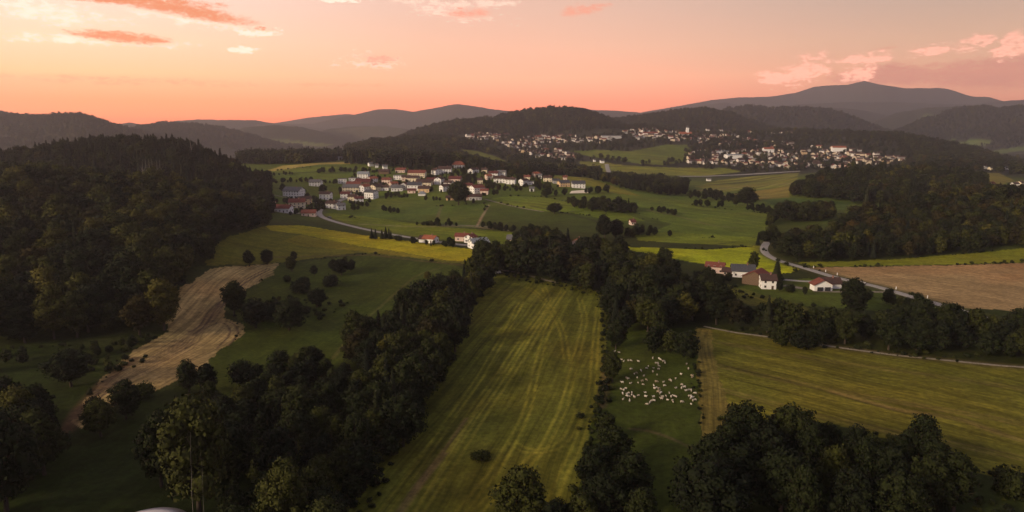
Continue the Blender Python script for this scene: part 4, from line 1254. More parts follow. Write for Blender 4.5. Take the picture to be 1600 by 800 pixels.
H(643, 302, 12, -3, 'P', 'U', 'low house with burgundy roof in front of the broad white house', eave=2.8, chimneys=0)
H(662, 301, 17, -2, 'O', 'D', 'ochre house with brown roof at the lower village edge', eave=4.0)
H(662, 291, 24, -5, 'C', 'D', 'large barn with dark brown roof in the village centre', eave=4.0, D=13, name='barn', cat='barn', chimneys=0)
H(676, 288, 19, -8, 'P', 'U', 'house with wide burgundy roof left of the white gabled house', eave=4.0)
H(686, 288, 16, 75, 'W', 'D', 'bright white gabled house right of the burgundy roof', eave=5.6)
H(695, 299, 15, 40, 'W', 'D', 'white house with dark roof behind the tall dark tree', eave=5.0)
H(701, 292, 13, -20, 'W', 'D', 'small white gabled house under the pinkish roof row', eave=4.6)
H(711, 285, 19, -10, 'P', 'U', 'long pinkish brown roofed house at the right of the village centre', eave=3.6)
H(681, 273, 14, -55, 'W', 'D', 'white house turned left on the upper side of the village', eave=5.0)
H(695, 271, 20, -3, 'W', 'D', 'long white house with dark brown roof on the upper side of the village', eave=5.0)
H(716, 263, 19, -2, 'W', 'N', 'white house with bright red hipped roof standing highest above the village', style='hip', eave=4.6, rise=4.8)
H(579, 260, 8, 30, 'W', 'A', 'leftmost of three small white houses on the slope above the village', eave=3.6, win=False)
H(588, 262, 5, 10, 'W', 'A', 'middle of three small white houses on the slope above the village', eave=3.0, win=False)
H(601, 264, 7, 20, 'W', 'A', 'rightmost of three small white houses on the slope above the village', eave=3.4, win=False)
H(626, 270, 15, -10, 'P', 'R', 'weathered red roof among the trees above the village centre', eave=3.5)
H(600, 272, 16, -5, 'B', 'D', 'dark roofed barn among the trees above the village centre', eave=3.2, win=False, name='barn', cat='barn', chimneys=0)
H(531, 250, 6, 10, 'W', 'A', 'tiny white chapel like house at the edge of the hilltop wood', eave=3.6, win=False)
# village, right half
H(730, 299, 16, -5, 'C', 'U', 'cream house with burgundy roof and balconies right of the tall dark tree', eave=6.0, balcony=True)
H(745, 302, 20, 38, 'W', 'R', 'white gabled house with red brown roof right of the cream balcony house', eave=5.4)
H(757, 304, 12, -8, 'P', 'R', 'small pinkish house at the lower right of the village', eave=3.8)
H(743, 313, 19, -2, 'G', 'D', 'grey barn with dark roof at the start of the slope track', eave=3.6, D=9, name='barn', cat='barn', chimneys=0)
H(728, 313, 10, 10, 'P', 'U', 'low burgundy roofed shed left of the grey barn', eave=3.2, name='shed', cat='shed', chimneys=0)
H(703, 313, 13, 5, 'O', 'D', 'ochre hut in the gardens left of the tall dark tree', eave=2.6, win=False, name='hut', cat='hut', chimneys=0)
H(736, 271, 8, 70, 'W', 'D', 'small white gabled house right of the highest red roof', eave=4.2)
H(743, 270, 8, 20, 'W', 'D', 'second small white house right of the highest red roof', eave=4.2)
H(757, 270, 9, -10, 'C', 'D', 'small cream house among the upper trees', eave=4.0)
H(763, 281, 9, 30, 'P', 'N', 'small orange red gabled house in the right half of the village', eave=4.4)
H(771, 277, 14, -5, 'W', 'U', 'white house with burgundy roof in the right half of the village', eave=4.6)
H(784, 276, 13, -12, 'W', 'A', 'white house with pale roof left of the tall spruces', eave=5.0)
H(781, 286, 18, -6, 'W', 'D', 'wide white house with brown roof below the pale roofed one', eave=4.8)
H(798, 288, 15, -14, 'W', 'D', 'white gabled house with red brown roof below the tall spruces', eave=5.2)
H(750, 287, 8, 0, 'C', 'D', 'tiny cream house between the trees of the village middle', eave=4.0)
H(818, 290, 13, 50, 'W', 'D', 'white gabled house right of the spruces', eave=5.6)
H(824, 282, 9, -10, 'C', 'R', 'small cream house above the white gable right of the spruces', eave=4.0)
H(830, 289, 8, 0, 'W', 'A', 'low white flat house at the lower right of the village', style='flat', eave=3.4, chimneys=0)
H(831, 299, 7, 0, 'W', 'A', 'tiny white shed on the slope under the village', eave=2.8, win=False, name='shed', cat='shed', chimneys=0)
H(837, 277, 9, 25, 'P', 'N', 'small pink house with orange roof at the upper right of the village', eave=4.4)
H(844, 279, 5, 0, 'W', 'A', 'tiny white house right of the small pink one', eave=3.6, win=False)
H(856, 284, 13, -8, 'C', 'D', 'wide cream house with brown roof toward the east end', eave=4.6)
H(869, 287, 10, 5, 'G', 'S', 'grey house with slate roof near the east end', eave=3.6)
H(881, 292, 17, 20, 'O', 'S', 'ochre house with slate roof second from the east end', eave=4.6)
H(883, 281, 6, 0, 'P', 'R', 'tiny pink hut in the pasture behind the east end', eave=3.0, win=False)
H(904, 294, 20, 4, 'W', 'S', 'white house at the east end of the village above a pale terrace', eave=5.0)
_c = spot([893, 918, 921, 890], [299, 297, 302, 302.5])
_z = [float(v) for v in ground(*_c)]
_t = mesh_from('terrace', [(float(_c[0][i]), float(_c[1][i]), _z[i] + 0.6 + k) for k in (-2.0, 0) for i in (3, 2, 1, 0)], [(4, 5, 6, 7), (0, 1, 5, 4), (1, 2, 6, 5), (2, 3, 7, 6), (3, 0, 4, 7)], (WALLS['C'],))
tag(link(bpy.data.objects.new('terrace', _t)), 'pale retaining terrace in front of the easternmost village house', 'terrace')
H(659, 306, 11, 0, 'W', 'L', 'white marquee tent on the meadow under the village', eave=1.6, rise=2.4, style='hip', win=False, name='marquee', cat='tent', chimneys=0)

# outliers on the right and in the valley
H(1588, 293, 9, 5, 'W', 'D', 'white house cut by the right edge behind the hill wood', eave=4.5, win=False)
H(1596, 291, 8, 30, 'C', 'D', 'cream house cut by the right edge behind the hill wood', eave=4.5, win=False)
H(1552, 292, 5, 10, 'P', 'R', 'tiny pinkish house beside the tan clearing', eave=4, win=False)
H(1541, 264, 5, 10, 'W', 'S', 'tiny white farmhouse left above the tan clearing', eave=4, win=False)
H(1549, 266, 4, 10, 'C', 'S', 'second tiny farmhouse above the tan clearing', eave=4, win=False)
H(1574, 265, 5, 0, 'W', 'A', 'tiny white farmhouse right above the tan clearing', eave=4, win=False)
H(941, 255, 6, 10, 'W', 'S', 'white farmhouse by the far road between green pastures', eave=4.5, win=False)
H(929, 253, 3, 10, 'W', 'S', 'tiny white hut left of the farmhouse by the far road', eave=3.5, win=False)
H(1108, 283, 6, 0, 'W', 'A', 'tiny white shed under the highway', eave=3.0, win=False, name='shed', cat='shed', chimneys=0)

# ------------------------------------------------------------------ the far town
def small_house(W, D, e, rise, wall, roof, name='house'):
    """whole house in one mesh: too small in the photograph for parts"""
    V, F = [], []
    a = wall_mesh(W, D, e, rise, 'gable', wall); b = roof_mesh(W, D, e, rise, 'gable', roof, 0.6)
    bm = bmesh.new(); bm.from_mesh(a); n = len(bm.faces); bm.from_mesh(b)
    bm.faces.ensure_lookup_table()
    for f in bm.faces[n:]: f.material_index = 1
    me = bpy.data.meshes.new(name); bm.to_mesh(me); bm.free()
    me.materials.append(wall); me.materials.append(roof)
    bpy.data.meshes.remove(a); bpy.data.meshes.remove(b)
    return me
TOWN_KINDS = []
TOWNW = {k: flat_mat('town_' + k_, c, vary=0.12) for k, k_, c in (('W', 'off_white_plaster', (0.66, 0.60, 0.55)), ('C', 'cream_plaster', (0.50, 0.42, 0.32)), ('G', 'grey_plaster', (0.30, 0.29, 0.28)), ('P', 'pink_plaster', (0.46, 0.34, 0.28)), ('O', 'ochre_plaster', (0.46, 0.33, 0.20)))}
for wl, rf, nm in (('W', 'D', 'white house with dark roof'), ('W', 'R', 'white house with red roof'), ('W', 'A', 'white house with grey roof'), ('C', 'R', 'cream house with red roof'), ('C', 'D', 'cream house with dark roof'),
                   ('W', 'N', 'white house with orange roof'), ('W', 'L', 'white house with pale roof'), ('W', 'U', 'white house with burgundy roof'),
                   ('G', 'D', 'grey house with dark roof'), ('P', 'D', 'pinkish house with dark roof'), ('O', 'D', 'ochre house with dark roof')):
    for W_, D_, e_ in ((14, 10, 6.2), (19, 11, 6.8)):
        TOWN_KINDS.append((small_house(W_, D_, e_, D_ * .30, TOWNW[wl], ROOFS[rf]), nm))

TOWN = [
    ('at the upper left end of the far town', [(728, 213), (745, 208), (790, 208), (800, 214), (770, 219), (735, 219)], 21),
    ('on the left slope of the far town', [(775, 220), (815, 219), (870, 232), (905, 246), (900, 252), (850, 250), (808, 236)], 22),
    ('under the round wooded hill', [(815, 215), (850, 213), (900, 214), (960, 217), (965, 224), (900, 225), (840, 223)], 24),
    ('in the upper middle of the far town', [(965, 206), (1005, 201), (1060, 207), (1100, 212), (1095, 221), (1040, 220), (990, 218)], 24),
    ('right of the church in the far town', [(1100, 211), (1150, 212), (1180, 220), (1240, 225), (1240, 236), (1180, 233), (1120, 228), (1085, 224)], 22),
    ('in the middle of the far town', [(1075, 242), (1085, 234), (1130, 236), (1200, 236), (1260, 236), (1330, 240), (1335, 252), (1240, 254), (1150, 246), (1100, 246)], 22),
    ('along the bottom of the far town', [(1065, 256), (1080, 248), (1150, 250), (1240, 256), (1335, 256), (1335, 264), (1240, 265), (1160, 262), (1100, 259)], 21),
    ('at the right end of the far town', [(1260, 228), (1310, 230), (1360, 238), (1410, 248), (1408, 258), (1335, 258), (1300, 248)], 24),
    ('on the hillside above the far town', [(1105, 203), (1160, 202), (1240, 206), (1240, 212), (1180, 210), (1110, 209)], 60),
]
spots_ = []
for where, poly, sp_ in TOWN:
    r_ = np.random.default_rng(len(spots_) + 5)
    P_ = outline(poly, 6)
    x0, y0 = P_.min(0); x1, y1 = P_.max(0)
    gx, gy = np.meshgrid(np.arange(x0, x1, sp_), np.arange(y0, y1, sp_ * 1.15))
    gx = gx + r_.uniform(-.33, .33, gx.shape) * sp_; gy = gy + r_.uniform(-.4, .4, gy.shape) * sp_
    m_ = inside(gx, gy, P_) & (r_.random(gx.shape) < 0.86)
    xs_, ys_ = gx[m_], gy[m_]
    zs_ = ground(xs_, ys_)
    # keep what the ground does not hide
    qx, qy = sight(xs_, ys_, zs_ + 4)
    fx, fy = spot(qx, qy)
    for a_, b_, c_, d_ in zip(xs_, ys_, zs_, fy):
        if d_ > b_ - 15:
            spots_.append((float(a_), float(b_), float(c_), where))
print('town houses', len(spots_), 'village', HOUSES)
rt = random.Random(4)
order = sorted(range(len(spots_)), key=lambda i: spots_[i][1])
n_single = max(0, 298 - HOUSES)
bmj = None
joined = []
for rank, i in enumerate(order):
    x, y, z, where = spots_[i]
    me, nm = TOWN_KINDS[rt.choice([0, 0, 1, 2, 4, 6, 6, 7, 8, 8, 9, 14, 16, 16, 17, 18, 19, 20])]
    yaw = rt.choice([0, 0, 90, 20, -25, 60, 10]) + rt.uniform(-12, 12)
    sc_ = rt.uniform(0.55, 0.92)
    USED.append((x, y, 11 * sc_))
    if rank < n_single:
        o = bpy.data.objects.new('house', me); col.objects.link(o)
        o.location = (x, y, z - 0.3); o.rotation_euler = (0, 0, R(yaw)); o.scale = (sc_, sc_, sc_)
        tag(o, 'small ' + nm + ' ' + where, 'house', nm.replace('house', 'houses') + ' ' + where)
    else:
        joined.append((me, Matrix.Translation((x, y, z - 0.3)) @ Matrix.Rotation(R(yaw), 4, 'Z') @ Matrix.Diagonal((sc_, sc_, sc_, 1))))
if joined:
    mats_ = list(TOWNW.values()) + list(ROOFS.values())
    V_, F_l, M_ = [], [], []
    for me, mx in joined:
        b_ = len(V_)
        V_ += [tuple(mx @ v.co) for v in me.vertices]
        for p in me.polygons:
            F_l.append(tuple(b_ + k for k in p.vertices)); M_.append(mats_.index(me.materials[p.material_index]))
    tag(link(bpy.data.objects.new('distant_houses', mesh_from('distant_houses', V_, F_l, mats_, M_))), 'mass of small pale houses farthest up the far town', kind='stuff')

# landmarks of the far town
def big(px, py, W, D, e, roof, wall, label, cat, name, yaw=0, rise=3.0, style='gable'):
    (x,), (y,) = spot(px, py)
    root = bpy.data.objects.new(name, None); col.objects.link(root)
    root.location = (x, y, float(ground(x, y)) - .3); root.rotation_euler = (0, 0, R(yaw)); tag(root, label, cat)
    part('wall', wall_mesh(W, D, e, rise, style, WALLS[wall]), root); part('roof', roof_mesh(W, D, e, rise, style, ROOFS[roof]), root)
    USED.append((x, y, W * .55))
    return root
church = big(1070, 214, 36, 14, 9, 'N', 'W', 'church with long red roof and pale tower on top of the far town', 'church', 'church', 3, 6)
part('tower', plain_box('tower', -3.6, 3.6, -3.6, 3.6, -1, 27, WALLS['W']), church, (7, 1, 0))
_v = [(-4, -4, 0), (4, -4, 0), (4, 4, 0), (-4, 4, 0), (-2.6, -2.6, 3), (2.6, -2.6, 3), (2.6, 2.6, 3), (-2.6, 2.6, 3), (-.8, -.8, 7), (.8, -.8, 7), (.8, .8, 7), (-.8, .8, 7), (0, 0, 12)]
_f = [(0, 3, 2, 1)] + [(a + b, a + (b + 1) % 4, a + 4 + (b + 1) % 4, a + 4 + b) for a in (0, 4) for b in range(4)] + [(8 + b, 8 + (b + 1) % 4, 12) for b in range(4)]
part('spire', mesh_from('spire', _v, _f, (ROOFS['S'],)), church, (7, 1, 27))
big(1147, 247, 42, 26, 8, 'L', 'W', 'long pale factory hall in the lower part of the far town', 'hall', 'factory_hall', 4, 1.5)
big(1128, 240, 30, 14, 6, 'L', 'W', 'low pale hall left above the long factory hall', 'hall', 'factory_hall', 3, 1.2)
big(977, 199, 26, 12, 14, 'S', 'C', 'tall building with towers above the far town', 'building', 'manor', -5, 4)
big(1016, 213, 40, 12, 9, 'R', 'W', 'long white building with red roof left of the church', 'building', 'town_hall', -3, 3.5)
big(955, 217, 54, 18, 9, 'A', 'G', 'long grey block at the foot of the round wooded hill', 'building', 'school', 2, 1.0)
big(1200, 238, 26, 12, 9, 'N', 'W', 'white building with orange roof in the middle of the far town', 'building', 'town_building', 5, 3.5)
big(1310, 236, 32, 13, 9, 'N', 'W', 'long house with bright red roof in the right half of the far town', 'building', 'town_building', -5, 3.5)

# ------------------------------------------------------------------ small things
# round roof showing at the bottom edge
(x_,), (y_,) = spot(226, 842)
tank = bpy.data.objects.new('water_tank', None); col.objects.link(tank)
tank.location = (x_, y_, float(ground(x_, y_))); tag(tank, 'round building with pale shallow domed roof cut by the bottom edge at the left', 'building')
V_, F_l = [], []
n_ = 48
for rr_, zz in ((8.8, 1.6), (9.0, 1.75), (6.5, 2.6), (3.5, 3.1), (0.05, 3.25)):
    for k in range(n_): V_.append((math.cos(2 * math.pi * k / n_) * rr_, math.sin(2 * math.pi * k / n_) * rr_, zz))
for l in range(4):
    for k in range(n_): F_l.append((l * n_ + k, l * n_ + (k + 1) % n_, (l + 1) * n_ + (k + 1) % n_, (l + 1) * n_ + k))
part('dome_roof', mesh_from('dome_roof', V_, F_l, (flat_mat('pale_membrane', (0.72, 0.66, 0.64), vary=0.05),), smooth=True), tank)
V_, F_l = [], []
for rr_, zz in ((8.6, -1), (8.6, 1.58)):
    for k in range(n_): V_.append((math.cos(2 * math.pi * k / n_) * rr_, math.sin(2 * math.pi * k / n_) * rr_, zz))
for k in range(n_): F_l.append((k, (k + 1) % n_, n_ + (k + 1) % n_, n_ + k))
part('wall', mesh_from('wall', V_, F_l, (flat_mat('dark_concrete', (0.12, 0.11, 0.10)),)), tank)
USED.append((x_, y_, 10))
# dead trunks in the tall tree
for px_, hp, ln in ((304, 23.0, 'left'), (320, 18.5, 'right')):
    (x_,), (y_,) = spot(px_, 836)
    tr = bpy.data.objects.new('dead_tree', None); col.objects.link(tr)
    tr.location = (x_, y_, float(ground(x_, y_))); tr.scale = (hp * .7, hp * .7, hp)
    tr.rotation_euler = (0.02, 0.03, 1 if ln == 'left' else 2)
    tag(tr, ln + ' pale bare dead trunk standing before the very tall leafy tree', 'tree')
    part('trunk', trunk_mesh('trunk', 0, 1.0, .0036, 30 + int(hp), DEADWOOD), tr)
for n9, (px_, py_, hp) in enumerate(((216, 276, 24), (222, 277, 30), (228, 276, 27), (233, 277, 32), (239, 276, 28), (244, 278, 26), (297, 226, 24))):
    b9 = -1 if n9 < 6 else 0
    d_ = 640.0 if n9 < 6 else 735.0
    x_ = (px_ - 800) / FOCAL_PX * 0.985 * d_
    tr = bpy.data.objects.new('dead_tree', None); col.objects.link(tr)
    tr.location = (x_, d_, float(ground(x_, d_))); h_ = 21 if n9 < 6 else 26
    tr.scale = (h_, h_, h_); tr.rotation_euler = (0.03 * (n9 % 3 - 1), 0.03, n9 * 1.3)
    tag(tr, ('pale dead tree, ' + ('first', 'second', 'third', 'fourth', 'fifth', 'last')[n9] + ' from the left of six high in the left forest') if n9 < 6 else 'bare dead tree standing on the crest of the left forest', 'tree')
    part('trunk', trunk_mesh('trunk', 5, 1.0, .016, 60 + n9, DEADWOOD), tr)
    USED.append((x_, d_ - 6, 9))
# white trailer at the head of the mown meadow
(x_,), (y_,) = spot(778, 428)
trl = bpy.data.objects.new('farm_trailer', None); col.objects.link(trl)
trl.location = (x_, y_, float(ground(x_, y_))); trl.rotation_euler = (0, 0, R(25)); tag(trl, 'small white farm trailer at the top corner of the mown meadow', 'trailer')
part('body', plain_box('body', -1.5, 1.5, -.9, .9, .6, 1.7, WALLS['W']), trl)
part('drawbar', plain_box('drawbar', 1.5, 2.9, -.06, .06, .55, .68, FRAMEM), trl)
bmw = bmesh.new(); bmesh.ops.create_cone(bmw, segments=12, radius1=.42, radius2=.42, depth=.25, cap_ends=True, matrix=Matrix.Rotation(math.pi / 2, 4, 'X'))
wm = bpy.data.meshes.new('wheel'); bmw.to_mesh(wm); bmw.free(); wm.materials.append(GLASS)
for sx_ in (-.9, .7):
    for sy_ in (-1, 1): part('wheel', wm, trl, (sx_, sy_ * .95, .42))
# cars
def car_meshes(c):
    V, F = [], []
    prof = [(-2.1, .35), (-2.1, .85), (-1.75, .95), (-1.3, 1.42), (.35, 1.45), (1.05, .98), (2.05, .82), (2.15, .35)]
    for s in (-.86, .86):
        for p in prof: V.append((p[0], s * (.86 if p[1] > 1.2 else 1), p[1]))
    k = len(prof)
    F = [tuple(range(k)), tuple(reversed(range(k, 2 * k)))] + [(i, i + k, (i + 1) % k + k, (i + 1) % k) for i in range(k)]
    return mesh_from('body', V, F, (c,))
for px_, py_, c_, yw, lb in ((497, 318, (0.55, 0.53, 0.52), 15, 'white car parked beside the white house at the road junction'), (515, 341, (0.03, 0.03, 0.035), -40, 'black car on the road just below the village junction'),
                             (1346, 444, (0.6, 0.56, 0.52), -30, 'white van like car on the valley road behind the large round tree'), (1271, 422, (0.12, 0.12, 0.13), -30, 'dark car on the valley road above the farm drive')):
    if lb.startswith('dark car'): continue
    (x_,), (y_,) = spot(px_, py_)
    ca = bpy.data.objects.new('car', None); col.objects.link(ca); ca.location = (x_, y_, float(ground(x_, y_)) + .2); ca.rotation_euler = (0, 0, R(yw)); tag(ca, lb, 'car')
    part('body', car_meshes(flat_mat('car_paint', c_, 0.35, 0.5, 0.02)), ca)
    part('windows', plain_box('windows', -1.35, .55, -.80, .80, .98, 1.36, GLASS), ca)
    for sx_ in (-1.3, 1.3):
        for sy_ in (-1, 1): part('wheel', wm, ca, (sx_, sy_ * .78, .36))

# roadside posts of the valley road
POSTM = plain_box('marker_post', -.09, .09, -.09, .09, 0, 1.1, WALLS['W'])
for q_ in ((1271, 419, 'near the bend end'), (1290, 425, 'above the farm drive'), (1308, 430, 'at the farm drive'), (1400, 452, 'before the brown field'), (1449, 466, 'lower down the road')):
    (x_,), (y_,) = spot(q_[0], q_[1])
    o = bpy.data.objects.new('marker_post', POSTM); col.objects.link(o); o.location = (x_, y_, float(ground(x_, y_))); o.scale = (1.6, 1.6, 1.3)
    tag(o, 'white marker post on the valley road verge ' + q_[2], 'post', 'marker posts along the valley road')

# ------------------------------------------------------------------ sheep
WOOL = flat_mat('wool', (0.44, 0.38, 0.30), 0.95, 0.05, 0.15, 5.0)
SKIN = flat_mat('sheep_face', (0.30, 0.24, 0.20), 0.9, 0.1)
def sheep_mesh(pose, k):
    """one continuous body: barrel, rump, neck, head, ears, tail and four jointed legs, grown from a skeleton"""
    gr = pose == 'grazing'
    hd = [(0.48, 0, .78), (0.66, 0, .62 if gr else .98), (0.80, 0, .28 if gr else 1.06), (0.93, 0, .12 if gr else 1.00)]
    if pose == 'turned':
        hd = [(0.48, 0, .78), (0.62, .10, .95), (0.70, .26, 1.02), (0.74, .40, .96)]
    P_ = [(-.42, 0, .72), (-.15, 0, .72), (.20, 0, .72)] + hd
    r_ = [.25, .29, .28, .22, .13, .11, .06]
    E = [(0, 1), (1, 2), (2, 3), (3, 4), (4, 5), (5, 6)]
    def chain(root, pts, rads):
        prev = root
        for p, q in zip(pts, rads):
            P_.append(p); r_.append(q); E.append((prev, len(P_) - 1)); prev = len(P_) - 1
    chain(0, [(-.60, 0, .70), (-.68, 0, .50)], [.09, .05])
    lie = pose == 'lying'
    for s in (-1, 1):
        chain(2, [(.26, .13 * s, .50), (.28, .13 * s, .27), (.26, .13 * s, .03)], [.10, .05, .045])
        chain(0, [(-.36, .14 * s, .52), (-.46, .14 * s, .30), (-.42, .14 * s, .03)], [.13, .06, .045])
        ear = hd[2]
        chain(5, [(ear[0] - .03, ear[1] + .13 * s, ear[2] + .05)], [.035])
    me = bpy.data.meshes.new('sheep'); me.from_pydata(P_, E, [])
    o = bpy.data.objects.new('tmp_sheep', me); col.objects.link(o)
    sk = o.modifiers.new('s', 'SKIN'); ss = o.modifiers.new('d', 'SUBSURF'); ss.levels = 1
    for i, v in enumerate(me.skin_vertices[0].data):
        v.radius = (r_[i], r_[i]); v.use_root = (i == 1)
    dg = bpy.context.evaluated_depsgraph_get()
    out = bpy.data.meshes.new_from_object(o.evaluated_get(dg)); out.name = 'sheep'
    bpy.data.objects.remove(o); bpy.data.meshes.remove(me)
    if lie:
        for v in out.vertices: v.co.z = max(0.02, v.co.z - .40)
    out.materials.clear(); out.materials.append(WOOL); out.materials.append(SKIN)
    hx = P_[5]
    for p in out.polygons:
        c = p.center
        low = c.z < (.36 if not lie else -1)
        head = (c - Vector((hx[0] + .05, hx[1], hx[2] - (.4 if lie else 0)))).length < .22
        p.material_index = 1 if (low or head) else 0
        p.use_smooth = True
    return out
SHEEP = {(p, 0): sheep_mesh(p, 0) for p in ('grazing', 'standing', 'turned', 'lying')}
for nt_, cw_ in ((1, flat_mat('grubby_wool', (0.30, 0.24, 0.17), 0.95, 0.05, 0.15, 5.0)), (2, flat_mat('pale_wool', (0.56, 0.50, 0.42), 0.95, 0.05, 0.1, 5.0))):
    for p in ('grazing', 'standing', 'turned', 'lying'):
        SHEEP[(p, nt_)] = SHEEP[(p, 0)].copy(); SHEEP[(p, nt_)].materials[0] = cw_
TINT = {0: 'cream', 1: 'grubby brownish', 2: 'whitish'}
FLOCK = [(346, 174), (385, 178), (405, 248), (426, 258), (465, 255), (489, 256), (556, 264), (686, 230), (742, 240), (755, 246), (782, 262), (794, 276), (717, 273), (734, 287), (740, 303), (735, 332),
      (646, 305), (629, 324), (692, 317), (686, 357), (723, 383), (491, 332), (580, 345), (540, 365), (521, 374), (605, 393), (546, 407), (450, 412), (467, 418), (412, 452), (486, 454), (555, 449), (590, 440), (627, 426),
      (598, 469), (717, 445), (782, 447), (790, 479), (836, 425), (846, 436), (891, 416), (937, 379), (1034, 384), (1037, 405), (987, 285), (1003, 328), (945, 470), (943, 501), (966, 494), (891, 496), (980, 524), (1004, 514), (1028, 523),
      (1063, 549), (1013, 574), (1032, 580), (1042, 577), (1028, 592), (1054, 601), (1044, 613), (1063, 608), (1027, 646), (945, 626), (872, 572), (892, 578), (850, 578), (862, 610), (868, 622), (817, 608), (803, 572), (833, 541), (770, 582), (762, 598),
      (757, 546), (744, 518), (731, 536), (740, 508), (717, 498), (700, 505), (694, 480), (691, 580), (697, 612), (676, 614), (660, 632), (634, 646), (621, 578), (618, 536), (557, 567), (520, 583), (498, 542), (497, 560), (472, 544), (478, 571), (454, 554), (456, 573), (445, 504), (428, 519), (402, 511), (417, 550), (421, 602), (478, 615)]
rs = random.Random(9)
xs_, ys_ = spot([900 + a / 5.713 for a, b in FLOCK], [520 + b / 5.714 for a, b in FLOCK])
PH = {'grazing': 'grazing with lowered head', 'standing': 'standing with raised head', 'turned': 'looking aside', 'lying': 'lying in the grass'}
for k, (x_, y_) in enumerate(zip(xs_, ys_)):
    ps = rs.choice(['grazing', 'grazing', 'grazing', 'standing', 'turned', 'lying'])
    tn_ = rs.choice((0, 0, 1, 2, 2))
    o = bpy.data.objects.new('sheep', SHEEP[(ps, tn_)]); col.objects.link(o)
    s_ = rs.uniform(0.66, 0.92)
    o.location = (float(x_), float(y_), float(ground(x_, y_)) - .02); o.scale = (s_, s_, s_); o.rotation_euler = (0, 0, rs.uniform(0, 6.28))
    a, b = FLOCK[k]
    where = ('upper ' if b < 300 else 'middle ' if b < 470 else 'lower ') + ('left' if a < 600 else 'centre' if a < 820 else 'right')
    tag(o, TINT[tn_] + ' sheep ' + PH[ps] + ', in the ' + where + ' of the flock', 'sheep', 'sheep of the flock, ' + where + ', ' + TINT[tn_] + ', ' + ps)

# ------------------------------------------------------------------ lone trees that can be told apart
S = single
S(366, 492, 54, 'broad', 'dark round tree on the edge of the stubble field, tallest of its clump')
S(400, 512, 48, 'broad', 'dark tree between the stubble field clump and the wide rounded tree', 1.25)
S(452, 516, 52, 'broad', 'wide rounded dark tree at the right end of the clump beside the stubble field', 1.3)
S(425, 498, 30, 'bush', 'low bush filling the gap behind the clump beside the stubble field')
S(495, 480, 30, 'broad', 'small round tree standing alone behind the clump on the sloping pasture', 1.2)
S(470, 458, 22, 'bush', 'small bush uphill of the clump on the sloping pasture')
S(390, 416, 26, 'broad', 'left of two round trees at the top edge of the stubble field', 1.2)
S(418, 413, 24, 'broad', 'right of two round trees at the top edge of the stubble field', 1.2)
S(456, 424, 24, 'broad', 'round tree at the top right corner of the stubble field', 1.2)
S(460, 408, 16, 'broad', 'small tree by the path above the stubble field corner')
S(491, 431, 17, 'broad', 'small round tree alone in the upper sloping pasture', 1.3)
S(449, 441, 12, 'bush', 'tiny bush beside the stubble field corner')
S(476, 444, 13, 'bush', 'tiny bush in the upper sloping pasture')
S(520, 424, 20, 'broad', 'leftmost tree of the short hedge on the sloping pasture', 1.2)
S(534, 430, 26, 'broad', 'tree in the middle of the short hedge on the sloping pasture', 1.3)
S(548, 424, 20, 'broad', 'rightmost tree of the short hedge on the sloping pasture', 1.2)
S(518, 446, 18, 'bush', 'bush below the short hedge on the sloping pasture', 1.2)
S(539, 414, 14, 'broad', 'small tree behind the short hedge on the sloping pasture')
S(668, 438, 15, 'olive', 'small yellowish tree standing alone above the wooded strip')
S(112, 604, 62, 'broad', 'big round dark tree in the rough ground left of the stubble field', 1.35)
S(158, 682, 64, 'broad', 'left of two dark trees at the lower tip of the stubble field', 1.05)
S(197, 655, 64, 'broad', 'right of two dark trees at the lower tip of the stubble field', 0.95)
S(296, 612, 54, 'broad', 'dark tree at the lower right edge of the stubble field', 1.0)
S(225, 622, 26, 'bush', 'bush right of the two dark trees at the stubble field tip')
S(312, 806, 198, 'olive', 'very tall leafy tree at the bottom left behind two pale dead trunks', 0.95)  # olive crown colour stands in for its lit top
S(252, 760, 120, 'broad', 'lower leafy tree left of the very tall tree with dead trunks', 0.9)
S(10, 800, 170, 'broad', 'huge dark tree cut by the left edge of the picture at the bottom', 0.9)
S(70, 742, 110, 'broad', 'dark tree right of the huge tree at the bottom left edge', 0.9)
S(148, 652, 34, 'bush', 'low bush at the shaded foot of the stubble field')
S(450, 842, 130, 'olive', 'sunlit-coloured green leafy tree at the bottom left of centre', 0.85)
S(372, 742, 92, 'broad', 'dark tree right of the very tall tree with dead trunks', 1.0)
S(540, 612, 46, 'broad', 'round dark tree standing off the left side of the wooded strip', 1.05)
S(488, 580, 42, 'broad', 'round dark tree at the top of the lower left thicket', 1.1)
S(752, 720, 19, 'bush', 'small dark bush alone on the mown meadow')
S(812, 838, 115, 'broad', 'dark leafy tree at the bottom edge of the mown meadow', 0.95)
S(957, 597, 50, 'broad', 'dark round tree between the mown meadow and the sheep pasture', 0.82)
S(962, 545, 48, 'broad', 'dark tree just behind the round tree beside the sheep pasture', 0.9)
S(1576, 770, 46, 'bush', 'dark round bush alone near the right edge at the bottom', 1.05)
S(1330, 494, 60, 'broad', 'large dark round tree in front of the valley road', 1.25)
S(1178, 424, 32, 'broad', 'dark egg shaped tree behind the farmhouses', 0.8)
S(1213, 440, 34, 'conifer', 'dark spruce tree behind the white farmhouse', 2.1)
S(1184, 384, 22, 'conifer', 'narrow dark tree by the bend of the valley road', 0.9)
S(1257, 461, 14, 'broad', 'small orchard tree in front of the garage house')
S(1234, 456, 13, 'bush', 'bush left of the small orchard tree')
S(1217, 455, 16, 'broad', 'small tree beside the white farmhouse')
S(1138, 441, 16, 'broad', 'round tree between the two left farmhouses', 1.2)
S(866, 334, 17, 'broad', 'dark round tree alone on the slope below the village', 2.0)
S(716, 320, 38, 'broad', 'tall dark tree at the lower edge of the village', 1.0)
S(945, 374, 40, 'broad', 'tall dark tree in the field behind the central wood', 1.0)
S(962, 372, 30, 'broad', 'dark tree right of the tall tree behind the central wood', 1.0)
